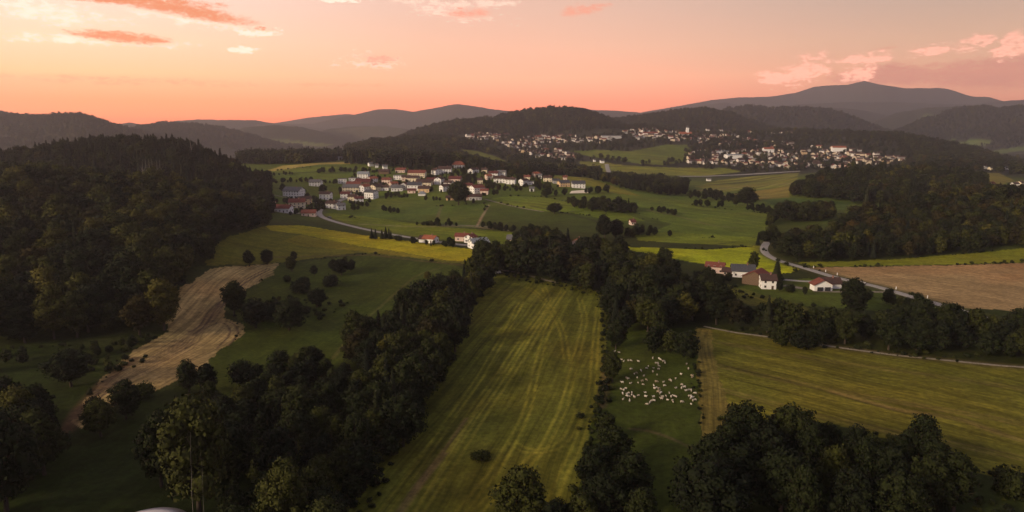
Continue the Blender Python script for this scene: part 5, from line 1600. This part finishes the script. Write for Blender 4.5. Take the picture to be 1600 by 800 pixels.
S(1047, 370, 11, 'broad', 'small round tree at the end of the field hedge', 1.1)
S(1168, 322, 30, 'broad', 'big dark tree in the valley below the striped field', 1.35)
S(1150, 322, 16, 'broad', 'lower tree left of the big dark tree in the valley', 1.2)
S(683, 352, 13, 'broad', 'small round tree in the hedge below the village', 1.1)
S(671, 352, 8, 'bush', 'bush in the hedge below the village')
S(701, 350, 10, 'broad', 'tiny tree at the right of the hedge below the village')
S(505, 302, 14, 'broad', 'dark tree beside the white house above the farm lane', 1.3)
S(441, 300, 14, 'broad', 'dark tree behind the large white farmhouse', 1.2)
S(703, 384, 14, 'broad', 'dark tree between the two red roofed roadside houses')
S(750, 384, 15, 'broad', 'round tree behind the blue grey roofed barn', 1.2)
S(776, 397, 22, 'broad', 'dark tree right of the blue grey roofed barn', 1.1)
S(757, 398, 12, 'bush', 'bush in front of the blue grey roofed barn')
S(937, 394, 24, 'broad', 'round dark tree beside the lone red roof in the wood', 0.9)
S(826, 272, 20, 'conifer', 'dark spruce among the upper village houses', 1.6)
S(776, 268, 17, 'conifer', 'dark spruce left of the taller one in the upper village', 1.6)
S(1162, 250, 5, 'bush', 'bush in the far town beside the long hall')
for px_, hp, wd in ((581, 18, 1.3), (587, 17, 1.3), (597, 16, 1.2), (603, 20, 1.2), (608, 18, 1.3), (611, 14, 1.2)):
    S(px_, 374, hp, 'conifer', 'narrow dark conifer in the short row beside the village road', wd, 'conifers in a row beside the village road')
S(622, 376, 9, 'bush', 'low round bush right of the conifer row by the road', 1.3)
for px_, py_, hp in ((948, 690, 52), (955, 735, 74), (930, 772, 78), (985, 790, 80), (945, 830, 96), (905, 850, 80), (870, 856, 76), (1000, 850, 90)):
    TREES.append(dict(zip(('x', 'y'), [float(v[0]) for v in spot(px_, py_)]), h=hp * 190 / FOCAL_PX * (1.0 if py_ < 800 else .85), kind='broad', wood='pasture_hedge', big=True))
for px_, py_, hp in ((1165, 722, 106), (1235, 722, 102), (1130, 740, 90), (1290, 728, 74), (1330, 735, 80), (1430, 742, 100), (1400, 748, 74), (1265, 745, 90), (1195, 750, 90), (1460, 765, 84), (1110, 770, 96), (1160, 790, 96), (1220, 800, 100), (1490, 800, 90), (1440, 800, 88), (1100, 830, 110), (1300, 780, 84), (1350, 770, 88), (1385, 790, 92), (1360, 745, 70), (1250, 830, 96), (1330, 830, 96), (1400, 840, 96)):
    TREES.append(dict(zip(('x', 'y'), [float(v[0]) for v in spot(px_, py_)]), h=hp * 182 / FOCAL_PX, kind='broad', wood='right_grove', big=True))
for px_, py_, hp in ((1020, 552, 44), (1048, 556, 42), (1072, 562, 46), (1035, 545, 46)):
    TREES.append(dict(zip(('x', 'y'), [float(v[0]) for v in spot(px_, py_)]), h=hp * 275 / FOCAL_PX, kind='broad', wood='central_wood', big=True))

# ------------------------------------------------------------------ woods, hedges and thickets
o_ = outline
scatter(o_([(750, 422), (800, 416), (850, 407), (900, 416), (960, 428), (1010, 436), (1060, 450), (1110, 478), (1135, 506), (1085, 516), (1040, 528), (1000, 526), (962, 530), (950, 472), (880, 446), (790, 428), (760, 442)]), 8.0, 13, 18, 'central_wood', 0.08, 0.05, keep_open=False)
scatter(o_([(1135, 500), (1180, 505), (1230, 512), (1300, 522), (1400, 514), (1490, 520), (1600, 528), (1720, 535), (1720, 585), (1600, 566), (1500, 559), (1400, 550), (1320, 540), (1290, 536), (1240, 530), (1190, 520), (1140, 512)]), 7.6, 10, 15, 'lane_wood', 0.04, 0.06, keep_open=False)
row([(1205, 540), (1240, 545), (1285, 548)], 5, 8, 11, 'lane_wood', 2)
scatter(o_([(745, 432), (705, 455), (645, 488), (600, 520), (560, 545), (545, 580), (548, 618), (490, 655), (450, 700), (420, 770), (400, 900), (520, 900), (560, 800), (615, 720), (670, 645), (705, 570), (735, 490), (770, 438)]), 7.4, 10, 15.5, 'wooded_strip', 0.05, 0.05, keep_open=False)
scatter(o_([(335, 640), (400, 612), (480, 580), (510, 600), (450, 650), (420, 700), (370, 700), (345, 680)]), 7.5, 7, 11, 'lower_thicket', 0.0, 0.05, keep_open=False)
scatter(o_([(-80, 665), (60, 655), (105, 680), (80, 740), (20, 800), (-80, 900)]), 8.5, 13, 18, 'corner_thicket', 0.0, 0.03, keep_open=False)
scatter(o_([(-60, 560), (60, 565), (60, 600), (-60, 640)]), 12, 5, 9, 'corner_thicket', 0, 0, keep_open=False)
scatter(o_([(130, 545), (210, 535), (262, 530), (200, 548), (170, 572)]), 7, 3, 5, 'lower_scrub', 0, 0.1, keep_open=False)
scatter(o_([(300, 620), (350, 600), (420, 590), (480, 575), (530, 580), (560, 620), (500, 680), (460, 760), (430, 900), (330, 900), (370, 700), (330, 660)]), 9.5, 8, 12, 'lower_thicket', 0.0, 0.03, keep_open=False, clumps=0.40)
scatter(o_([(640, 264), (720, 262), (800, 268), (862, 276), (885, 292), (830, 301), (760, 300), (700, 302), (650, 287)]), 9.5, 6, 9, 'village_trees', 0.12, 0.04, keep_open=False, clumps=0.47)
scatter(o_([(530, 290), (560, 272), (640, 262), (650, 287), (700, 302), (730, 316), (640, 306), (560, 322), (530, 306)]), 10, 4, 7, 'village_trees', 0.06, 0.04, keep_open=False, clumps=0.52)
scatter(o_([(400, 322), (430, 314), (500, 306), (530, 318), (500, 334), (440, 338)]), 9, 5, 8, 'village_trees', 0.03, 0.04, keep_open=False, clumps=0.50)
scatter(o_([(440, 418), (500, 412), (560, 420), (540, 450), (490, 490), (420, 515), (400, 500), (440, 450)]), 12, 3, 6, 'pasture_bushes', 0.0, 0.04, keep_open=False, clumps=0.58)
# the left forest, near slope and far crest
scatter(o_([(-80, 548), (80, 535), (150, 528), (225, 532), (262, 517), (240, 482), (290, 442), (322, 416), (345, 386), (418, 363), (424, 300), (402, 294), (352, 264), (300, 241), (200, 232), (100, 242), (0, 257), (-80, 262)]), 8.2, 14, 21, 'left_forest', 0.06, 0.04, keep_open=True, ahead=(0, 545), olive=0.36)  # large olive share colours these crowns as if lit
scatter(bearing([(-140, 545), (60, 545), (200, 545), (330, 545), (415, 600), (415, 790), (330, 840), (200, 880), (0, 880), (-140, 860)]), 7.6, 12, 17, 'left_forest', 0.62, 0.01, olive=0.0)
scatter(bearing([(-700, 250), (-700, 800), (-140, 880), (-80, 260)]), 13, 14, 20, 'left_forest', 0.2, 0.06)
# right hill wood
scatter(np.concatenate([path([(1750, 370), (1600, 386), (1500, 396), (1400, 404), (1300, 409), (1240, 408), (1196, 392)]), bearing([(1196, 470), (1250, 485), (1300, 515), (1350, 560), (1400, 600), (1480, 650), (1600, 680), (1760, 680)])]), 7.4, 10, 14.5, 'right_hill_wood', 0.05, 0.26, olive=0.08)
scatter(bearing([(1420, 560), (2000, 480), (2000, 760), (1420, 700)]), 11, 13, 18, 'right_hill_wood', 0.08, 0.3)
scatter(bearing([(1236, 735), (1300, 735), (1360, 725), (1480, 760), (1545, 800), (1548, 980), (1440, 1000), (1330, 980), (1250, 900)]), 9.5, 13, 18, 'block_wood', 0.10, 0.08)
row([(1205, 372), (1198, 384), (1192, 376)], 5, 8, 11, 'right_hill_wood', 3)
scatter(o_([(1213, 346), (1214, 338), (1250, 336), (1300, 331), (1306, 342), (1260, 349)]), 8, 11, 15, 'valley_copse', 0.1, 0.04, keep_open=False)
# hedges and groves in the middle distance
M = 'middle_hedges'
row([(548, 318), (570, 323), (600, 329), (622, 334)], 5, 4, 7, M)
row([(655, 352), (700, 353), (738, 354)], 5, 3, 5, M, 2)
row([(758, 357), (790, 361), (830, 368)], 4.5, 4, 7, M, 3)
scatter(o_([(828, 372), (870, 380), (900, 392), (880, 400), (845, 400), (800, 396), (800, 385)]), 8, 8, 13, M, 0.05, 0.1, keep_open=False)
scatter(o_([(885, 318), (950, 322), (1000, 328), (992, 336), (930, 332), (890, 325)]), 8, 8, 12, M, 0.1, 0.04, keep_open=False)
scatter(o_([(966, 366), (1000, 362), (1038, 368), (1010, 370), (980, 374)]), 6.5, 5, 9, M, 0.1, 0.05, keep_open=False)
row([(1020, 330), (1045, 334), (1070, 340)], 5, 4, 6, M, 4)
row([(905, 394), (940, 398), (1000, 400), (1050, 410)], 7, 9, 13, M, 5)
row([(850, 308), (900, 303), (950, 301)], 7, 6, 10, M, 5)
row([(400, 290), (440, 285), (500, 284), (540, 290)], 8, 4, 7, M, 4)
row([(420, 274), (480, 272), (540, 268), (580, 272)], 7, 5, 8, M, 5)
row([(560, 268), (600, 272), (650, 270), (690, 268)], 8, 7, 11, M, 8, 0.1)
row([(1080, 322), (1120, 324), (1150, 326), (1200, 333)], 8, 6, 10, M, 6)
row([(1195, 330), (1205, 345), (1206, 360)], 8, 6, 10, M, 5)
row([(1090, 446), (1110, 440), (1130, 448)], 5, 6, 9, M, 3)
row([(1340, 466), (1400, 478), (1450, 494), (1500, 505)], 8, 5, 8, M, 4)
row([(375, 330), (395, 318), (405, 306), (420, 302)], 8, 7, 12, M, 5)
row([(430, 320), (470, 312), (520, 322), (560, 330)], 9, 5, 8, M, 5)
row([(640, 380), (670, 384), (700, 386), (730, 388)], 7, 3.5, 6, M, 3)
row([(560, 280), (620, 290), (680, 300), (740, 306), (800, 304), (830, 302)], 9, 5, 8, M, 9, 0.15)
row([(600, 306), (650, 312), (700, 314), (740, 318)], 7, 4, 7, M, 4)
row([(640, 286), (700, 282), (760, 286), (820, 292), (860, 298)], 7, 6, 10, M, 9, 0.15)
row([(650, 268), (690, 272), (740, 268), (800, 272), (850, 280)], 6, 8, 12, M, 10, 0.25)
# behind the village and in the valley
scatter(bearing([(372, 1060), (545, 1045), (610, 1010), (700, 985), (760, 1010), (740, 1150), (600, 1380), (372, 1380)]), 10, 14, 18, 'ridge_wood', 0.4, 0.06)
scatter(bearing([(540, 1600), (640, 1250), (760, 1100), (860, 1080), (1000, 1250), (930, 1450), (880, 1490), (790, 1560), (730, 1800), (640, 2050), (540, 2000)]), 12, 12, 17, 'foothill_wood', 0.15, 0.12)
scatter(bearing([(870, 985), (960, 900), (1040, 850), (1075, 900), (1080, 1080), (1000, 1150), (900, 1130)]), 10, 12, 16, 'valley_wood', 0.25, 0.03)
scatter(bearing([(1080, 850), (1130, 820), (1190, 780), (1210, 800), (1140, 900), (1090, 930)]), 14, 8, 12, 'valley_wood', 0.1, 0.03)
# around the far town
F_ = 'town_trees'
scatter(bearing([(720, 1550), (900, 1500), (1070, 1480), (1100, 1450), (1420, 1420), (1440, 1620), (1420, 1900), (1260, 2200), (960, 2250), (730, 2120)]), 17, 7, 11, F_, 0.12, 0.08, clumps=0.40)
row([(1095, 262), (1150, 264), (1200, 266), (1300, 264)], 10, 8, 12, F_, 12)
row([(900, 236), (950, 235), (1000, 238)], 16, 8, 12, F_, 8)
row([(1000, 258), (1040, 256), (1075, 252)], 16, 8, 12, F_, 12)
row([(1076, 236), (1078, 246), (1070, 254)], 14, 8, 12, F_, 12)
scatter(bearing([(1080, 1560), (1250, 1900), (1330, 2050), (1260, 2250), (1150, 2250), (1060, 2150)]), 30, 8, 12, F_, 0.1, 0.08)
scatter(bearing([(1100, 1860), (1240, 1750), (1230, 1900), (1110, 1980)]), 13, 9, 13, F_, 0.1, 0.08)
scatter(bearing([(1210, 2250), (1300, 2060), (1400, 1850), (1420, 1550), (1560, 1280), (1620, 1220), (1800, 1200), (1800, 1750), (1500, 2150), (1300, 2500), (1200, 2500)]), 12.5, 12, 17, 'town_ridge_wood', 0.12, 0.12)
scatter(bearing([(1410, 1240), (1560, 1150), (1600, 1200), (1420, 1480)]), 16, 8, 13, 'town_ridge_wood', 0.1, 0.2)
# far hillsides
scatter(bearing([(556, 2080), (1000, 2180), (1060, 2450), (1000, 2900), (560, 2900)]), 15, 12, 17, 'hill_forest', 0.25, 0.18)
scatter(bearing([(900, 2450), (1280, 2450), (1280, 3300), (900, 3300)]), 17, 12, 17, 'hill_forest', 0.25, 0.12)
scatter(bearing([(-200, 2150), (290, 2150), (290, 3000), (-200, 3000)]), 17, 13, 18, 'hill_forest', 0.4, 0.10)
scatter(bearing([(160, 2900), (470, 2900), (470, 3600), (160, 3600)]), 19, 13, 18, 'hill_forest', 0.3, 0.10)
scatter(bearing([(1390, 3150), (1800, 3100), (1800, 4000), (1390, 4000)]), 20, 13, 18, 'hill_forest', 0.3, 0.05)
scatter(bearing([(1080, 3400), (1400, 3400), (1400, 4000), (1080, 4000)]), 21, 13, 18, 'hill_forest', 0.3, 0.05)
# scrub and undergrowth along the feet of the woods and on rough ground
U = 'scrub'
for poly_, sp_, lo_, hi_, cl_ in (
        ([(130, 545), (262, 520), (240, 560), (180, 590), (130, 640), (60, 660), (0, 640), (0, 560)], 5.0, 0.8, 2.6, 0.5),
        ([(740, 430), (770, 440), (735, 500), (705, 575), (650, 680), (560, 830), (400, 900), (330, 900), (330, 700), (420, 640), (530, 540), (640, 470)], 4.5, 0.9, 3.0, 0.42),
        ([(940, 460), (960, 470), (962, 560), (952, 640), (930, 650), (940, 560)], 3.2, 0.6, 2.2, 0.35),
        ([(1082, 520), (1094, 560), (1098, 640), (1108, 690), (1090, 700), (1080, 600)], 3.2, 0.5, 1.8, 0.5),
        ([(1090, 690), (1200, 700), (1400, 715), (1520, 745), (1600, 790), (1600, 900), (1090, 900)], 4.6, 0.8, 2.6, 0.45),
        ([(900, 650), (960, 650), (1000, 760), (1010, 880), (860, 880), (900, 740)], 4.2, 0.8, 2.8, 0.45),
        ([(430, 412), (560, 404), (580, 440), (520, 500), (400, 525), (360, 500), (420, 440)], 6.0, 0.6, 2.2, 0.56),
        ([(780, 425), (880, 440), (950, 458), (945, 466), (870, 450), (790, 434)], 4.0, 0.6, 2.0, 0.45),
        ([(1120, 515), (1200, 528), (1300, 546), (1450, 562), (1600, 578), (1600, 562), (1400, 546), (1200, 515)], 4.5, 0.7, 2.4, 0.48),
        ([(1110, 440), (1200, 466), (1300, 492), (1400, 500), (1300, 512), (1180, 498), (1120, 470)], 5.5, 0.7, 2.4, 0.5)):
    scatter(o_(poly_), sp_, lo_, hi_, U, keep_open=False, clumps=cl_, bushes=1.0)
for f_ in FIELDS[:22]:
    if f_[0] in ('yellow_meadow', 'ochre_meadow', 'hillside_meadow', 'stubble_field', 'hilltop_stubble', 'dry_grass_strip', 'roadside_meadow', 'pale_meadow'):
        continue
    pts_ = f_[1] + f_[1][:1]
    W_ = path([(min(max(a_, -60), 1660), min(b_, 850)) for a_, b_ in pts_], 5)
    s_ = np.concatenate([[0], np.cumsum(np.hypot(*np.diff(W_, axis=0).T))])
    r9 = random.Random(f_[0])
    q9 = 0.0
    while q9 < s_[-1]:
        x9, y9 = float(np.interp(q9, s_, W_[:, 0])) + r9.uniform(-1.2, 1.2), float(np.interp(q9, s_, W_[:, 1])) + r9.uniform(-1.2, 1.2)
        if fbm(np.array([x9 / 25]), np.array([y9 / 25]), 88, 2)[0] > 0.56:
            TREES.append(dict(x=x9, y=y9, h=r9.choice((.4, .6, .8, 1.3, 2.2)), kind='bush', wood=U))
        q9 += r9.uniform(1.5, 4.5)
print('trees', len(TREES))

# trees in front of a house stay low, and none grows where the far pastures lie open
SIGHT = [(716, 258, 22), (700, 268, 10), (686, 268, 10)] + [(a_, 233 + (a_ - 722) * 0.28, -1) for a_ in range(722, 792, 6)] + [(a_, 257, -1) for a_ in range(905, 965, 8)] + [(a_, 268, -1) for a_ in range(945, 1060, 8)]
HPX = []
for (hx_, hy_, hr_, hz_) in HOUSE_AT:
    qx_, qy_ = sight(hx_, hy_, hz_ + 3.0)
    HPX.append((qx_, qy_, hr_ * FOCAL_PX / hy_, hy_))
HPX = np.array(HPX)
SG = np.array([(a_, b_) for a_, b_, c_ in SIGHT if c_ < 0])
kept = []
for t in TREES:
    if t.get('label') or t['wood'] in ('left_forest', 'right_hill_wood', 'hill_forest', 'wooded_strip', 'scrub', 'central_wood', 'lane_wood'):
        kept.append(t); continue
    z0_ = float(ground(t['x'], t['y']))
    bx_, by_ = sight(t['x'], t['y'], z0_); _, ty_ = sight(t['x'], t['y'], z0_ + t['h'])
    rw_ = t['h'] * 0.35 * FOCAL_PX / max(t['y'], 1)
    if ((abs(SG[:, 0] - bx_) < 3 + rw_) & (SG[:, 1] > ty_) & (SG[:, 1] < by_ + 1)).any() and t['y'] > 900:
        continue
    hit = (abs(HPX[:, 0] - bx_) < HPX[:, 2] + rw_) & (HPX[:, 3] > t['y']) & (HPX[:, 1] > ty_ - 2) & (HPX[:, 1] < by_ + 3)
    if hit.any() and t['y'] > 400:
        if t['y'] < 1250 and (int(t['x'] * 7) % 3):
            t['h'] = min(t['h'], 4.2)
            if t['kind'] == 'conifer': t['kind'] = 'broad'
        else:
            continue
    kept.append(t)
TREES[:] = kept
print('trees kept', len(TREES))

# ------------------------------------------------------------------ plant them
A = {k: np.array([t[k] for t in TREES]) for k in ('x', 'y', 'h')}
TZ_ = ground(A['x'], A['y'])
tpx, tpy = sight(A['x'], A['y'], TZ_ + A['h'] * 0.6)
app = A['h'] * FOCAL_PX / np.maximum(A['y'], 1)
vis = (tpx > -60) & (tpx < 1660) & (tpy > 0) & (tpy < 880) & (A['y'] > 0)
app = np.where(vis, app, 0)
single_out = set()
for kinds, most in ((('broad', 'autumn', 'olive'), 297), (('conifer',), 110), (('bush',), 45)):
    idx = [i for i, t in enumerate(TREES) if t['kind'] in kinds]
    idx.sort(key=lambda i: (-(1e6 if TREES[i].get('label') else 0) - app[i]))
    single_out |= set(i for i in idx[:most] if app[i] > 0)

PLACE = {'central_wood': 'in the central wood behind the mown meadow', 'lane_wood': 'in the tree belt along the hay meadow lane',
         'wooded_strip': 'in the wooded strip left of the mown meadow', 'lower_thicket': 'in the lower left thicket',
         'corner_thicket': 'in the dark thicket at the bottom left corner', 'scrub': 'in the scrub at the foot of the woods', 'lower_scrub': 'in the scrub under the left forest', 'left_forest': 'in the large left forest',
         'right_hill_wood': 'on the right hill above the brown field', 'block_wood': 'in the block of wood behind the right hill', 'valley_copse': 'in the small copse before the right hill',
         'village_trees': 'in the gardens of the village', 'pasture_bushes': 'in the bushes on the upper sloping pasture',
         'middle_hedges': 'in the hedges and gardens round the village', 'ridge_wood': 'on the wooded ridge behind the village', 'valley_wood': 'in the valley wood below the far town',
         'pasture_hedge': 'in the hedge beside the sheep pasture', 'right_grove': 'in the grove below the hay meadow',
         'foothill_wood': 'in the foothill wood behind the village', 'town_trees': 'among the houses of the far town', 'town_ridge_wood': 'on the ridge right of the far town', 'hill_forest': 'on the far hill'}
LOOK = {'broad': 'dark green broadleaf tree', 'autumn': 'brownish broadleaf tree', 'olive': 'sunlit-coloured olive broadleaf tree', 'conifer': 'dark pointed conifer', 'bush': 'dark rounded bush'}
protos = {}
def make_tree(kind, k, tk):
    root = bpy.data.objects.new({'broad': 'broadleaf_tree', 'autumn': 'broadleaf_tree', 'olive': 'broadleaf_tree', 'conifer': 'conifer_tree', 'bush': 'bush'}[kind], None)
    cr = bpy.data.objects.new('crown' if kind != 'bush' else 'foliage', CROWN[kind][k])
    cr.parent = root
    parts_ = [cr]
    if kind != 'bush':
        tr_ = bpy.data.objects.new('trunk', TRUNK[kind][tk]); tr_.parent = root; parts_.append(tr_)
    return root, parts_

rest = {}
for i, t in enumerate(TREES):
    kd = t['kind']
    if i in single_out:
        k = i % len(CROWN[kd]); tk = i % 3 if kd in ('broad', 'autumn', 'olive') else 0
        if (kd, k, tk) not in protos:
            protos[(kd, k, tk)] = make_tree(kd, k, tk)
            root, parts_ = protos[(kd, k, tk)]
        else:
            r0_, p0_ = protos[(kd, k, tk)]
            root = r0_.copy(); parts_ = []
            for p_ in p0_:
                c_ = p_.copy(); c_.parent = root; parts_.append(c_)
        col.objects.link(root)
        for p_ in parts_:
            col.objects.link(p_)
        wd = t.get('widen', 1.0)
        root.location = (t['x'], t['y'], float(TZ_[i]) - 0.1)
        root.rotation_euler = (0, 0, (i * 2.399) % 6.283)
        vx_ = 1 + 0.16 * math.sin(i * 12.9898); vy_ = 1 + 0.16 * math.sin(i * 78.233)
        root.scale = (t['h'] * wd * vx_, t['h'] * wd * vy_, t['h'])
        cat = {'bush': 'bush'}.get(kd, 'tree')
        sect = ''
        mates = [j for j in single_out if TREES[j]['wood'] == t['wood'] and TREES[j]['kind'] == kd and not TREES[j].get('label')]
        if len(mates) > 3 and not t.get('label'):
            qx_ = np.sort(tpx[mates]); qy_ = np.sort(tpy[mates]); n3 = len(mates) // 3
            sect = (', lower ' if tpy[i] > qy_[-n3 - 1] else ', upper ' if tpy[i] < qy_[n3] else ', middle ') + ('left' if tpx[i] < qx_[n3] else 'right' if tpx[i] > qx_[-n3 - 1] else 'centre')
        if t.get('label'):
            tag(root, t['label'], cat, t.get('group'))
        else:
            tag(root, LOOK[kd] + ' ' + PLACE[t['wood']] + sect, cat, LOOK[kd] + 's ' + PLACE[t['wood']])
    else:
        rest.setdefault(t['wood'], []).append(i)

for wood, ids in rest.items():
    if wood == 'lone':
        wood = 'middle_hedges'
        ids = ids
    ids = np.array(ids)
    sort = np.zeros(len(ids), np.int32)
    for n_, i in enumerate(ids):
        t = TREES[i]; kd = t['kind']
        lv = 'mid' if t['y'] < 1000 else 'far'
        lst = LODI[kd + '_' + lv]
        sort[n_] = lst[int(i) % len(lst)]
    me = bpy.data.meshes.new(wood)
    me.vertices.add(len(ids))
    me.vertices.foreach_set('co', np.stack([A['x'][ids], A['y'][ids], TZ_[ids] - 0.1], 1).astype(np.float32).ravel())
    a = me.attributes.new('sort', 'INT', 'POINT'); a.data.foreach_set('value', sort)
    a = me.attributes.new('size', 'FLOAT', 'POINT'); a.data.foreach_set('value', A['h'][ids].astype(np.float32))
    a = me.attributes.new('turn', 'FLOAT', 'POINT'); a.data.foreach_set('value', ((ids * 2.399) % 6.283).astype(np.float32))
    o = link(bpy.data.objects.new(wood, me))
    md = o.modifiers.new('wood', 'NODES'); md.node_group = WOOD
    tag(o, kind='stuff')
    print('wood', wood, len(ids))
print('single trees', len(single_out))

# ------------------------------------------------------------------ evening haze
hz = bpy.data.materials.new('haze')
hz.use_nodes = True
ht = NT(hz.node_tree); ht.n.clear()
ho = ht.node('ShaderNodeOutputMaterial')
hv = ht.node('ShaderNodeVolumePrincipled')
hv.inputs['Color'].default_value = (0.93, 0.90, 0.95, 1)
hv.inputs['Density'].default_value = HAZE_DENSITY
hv.inputs['Anisotropy'].default_value = 0.6
ht.l.new(hv.outputs[0], ho.inputs['Volume'])
zt = HAZE_TOP
bm = bmesh.new()
bmesh.ops.create_cube(bm, size=1.0)
bmesh.ops.scale(bm, vec=(2 * HAZE_REACH, 2 * HAZE_REACH, zt + 70), verts=bm.verts)
bmesh.ops.translate(bm, vec=(0, 0, (zt - 70) / 2), verts=bm.verts)
me = bpy.data.meshes.new('haze'); bm.to_mesh(me); bm.free()
me.materials.append(hz)
tag(link(bpy.data.objects.new('haze', me)), kind='stuff')
print('land lowest', GZ.min(), 'highest', GZ.max())
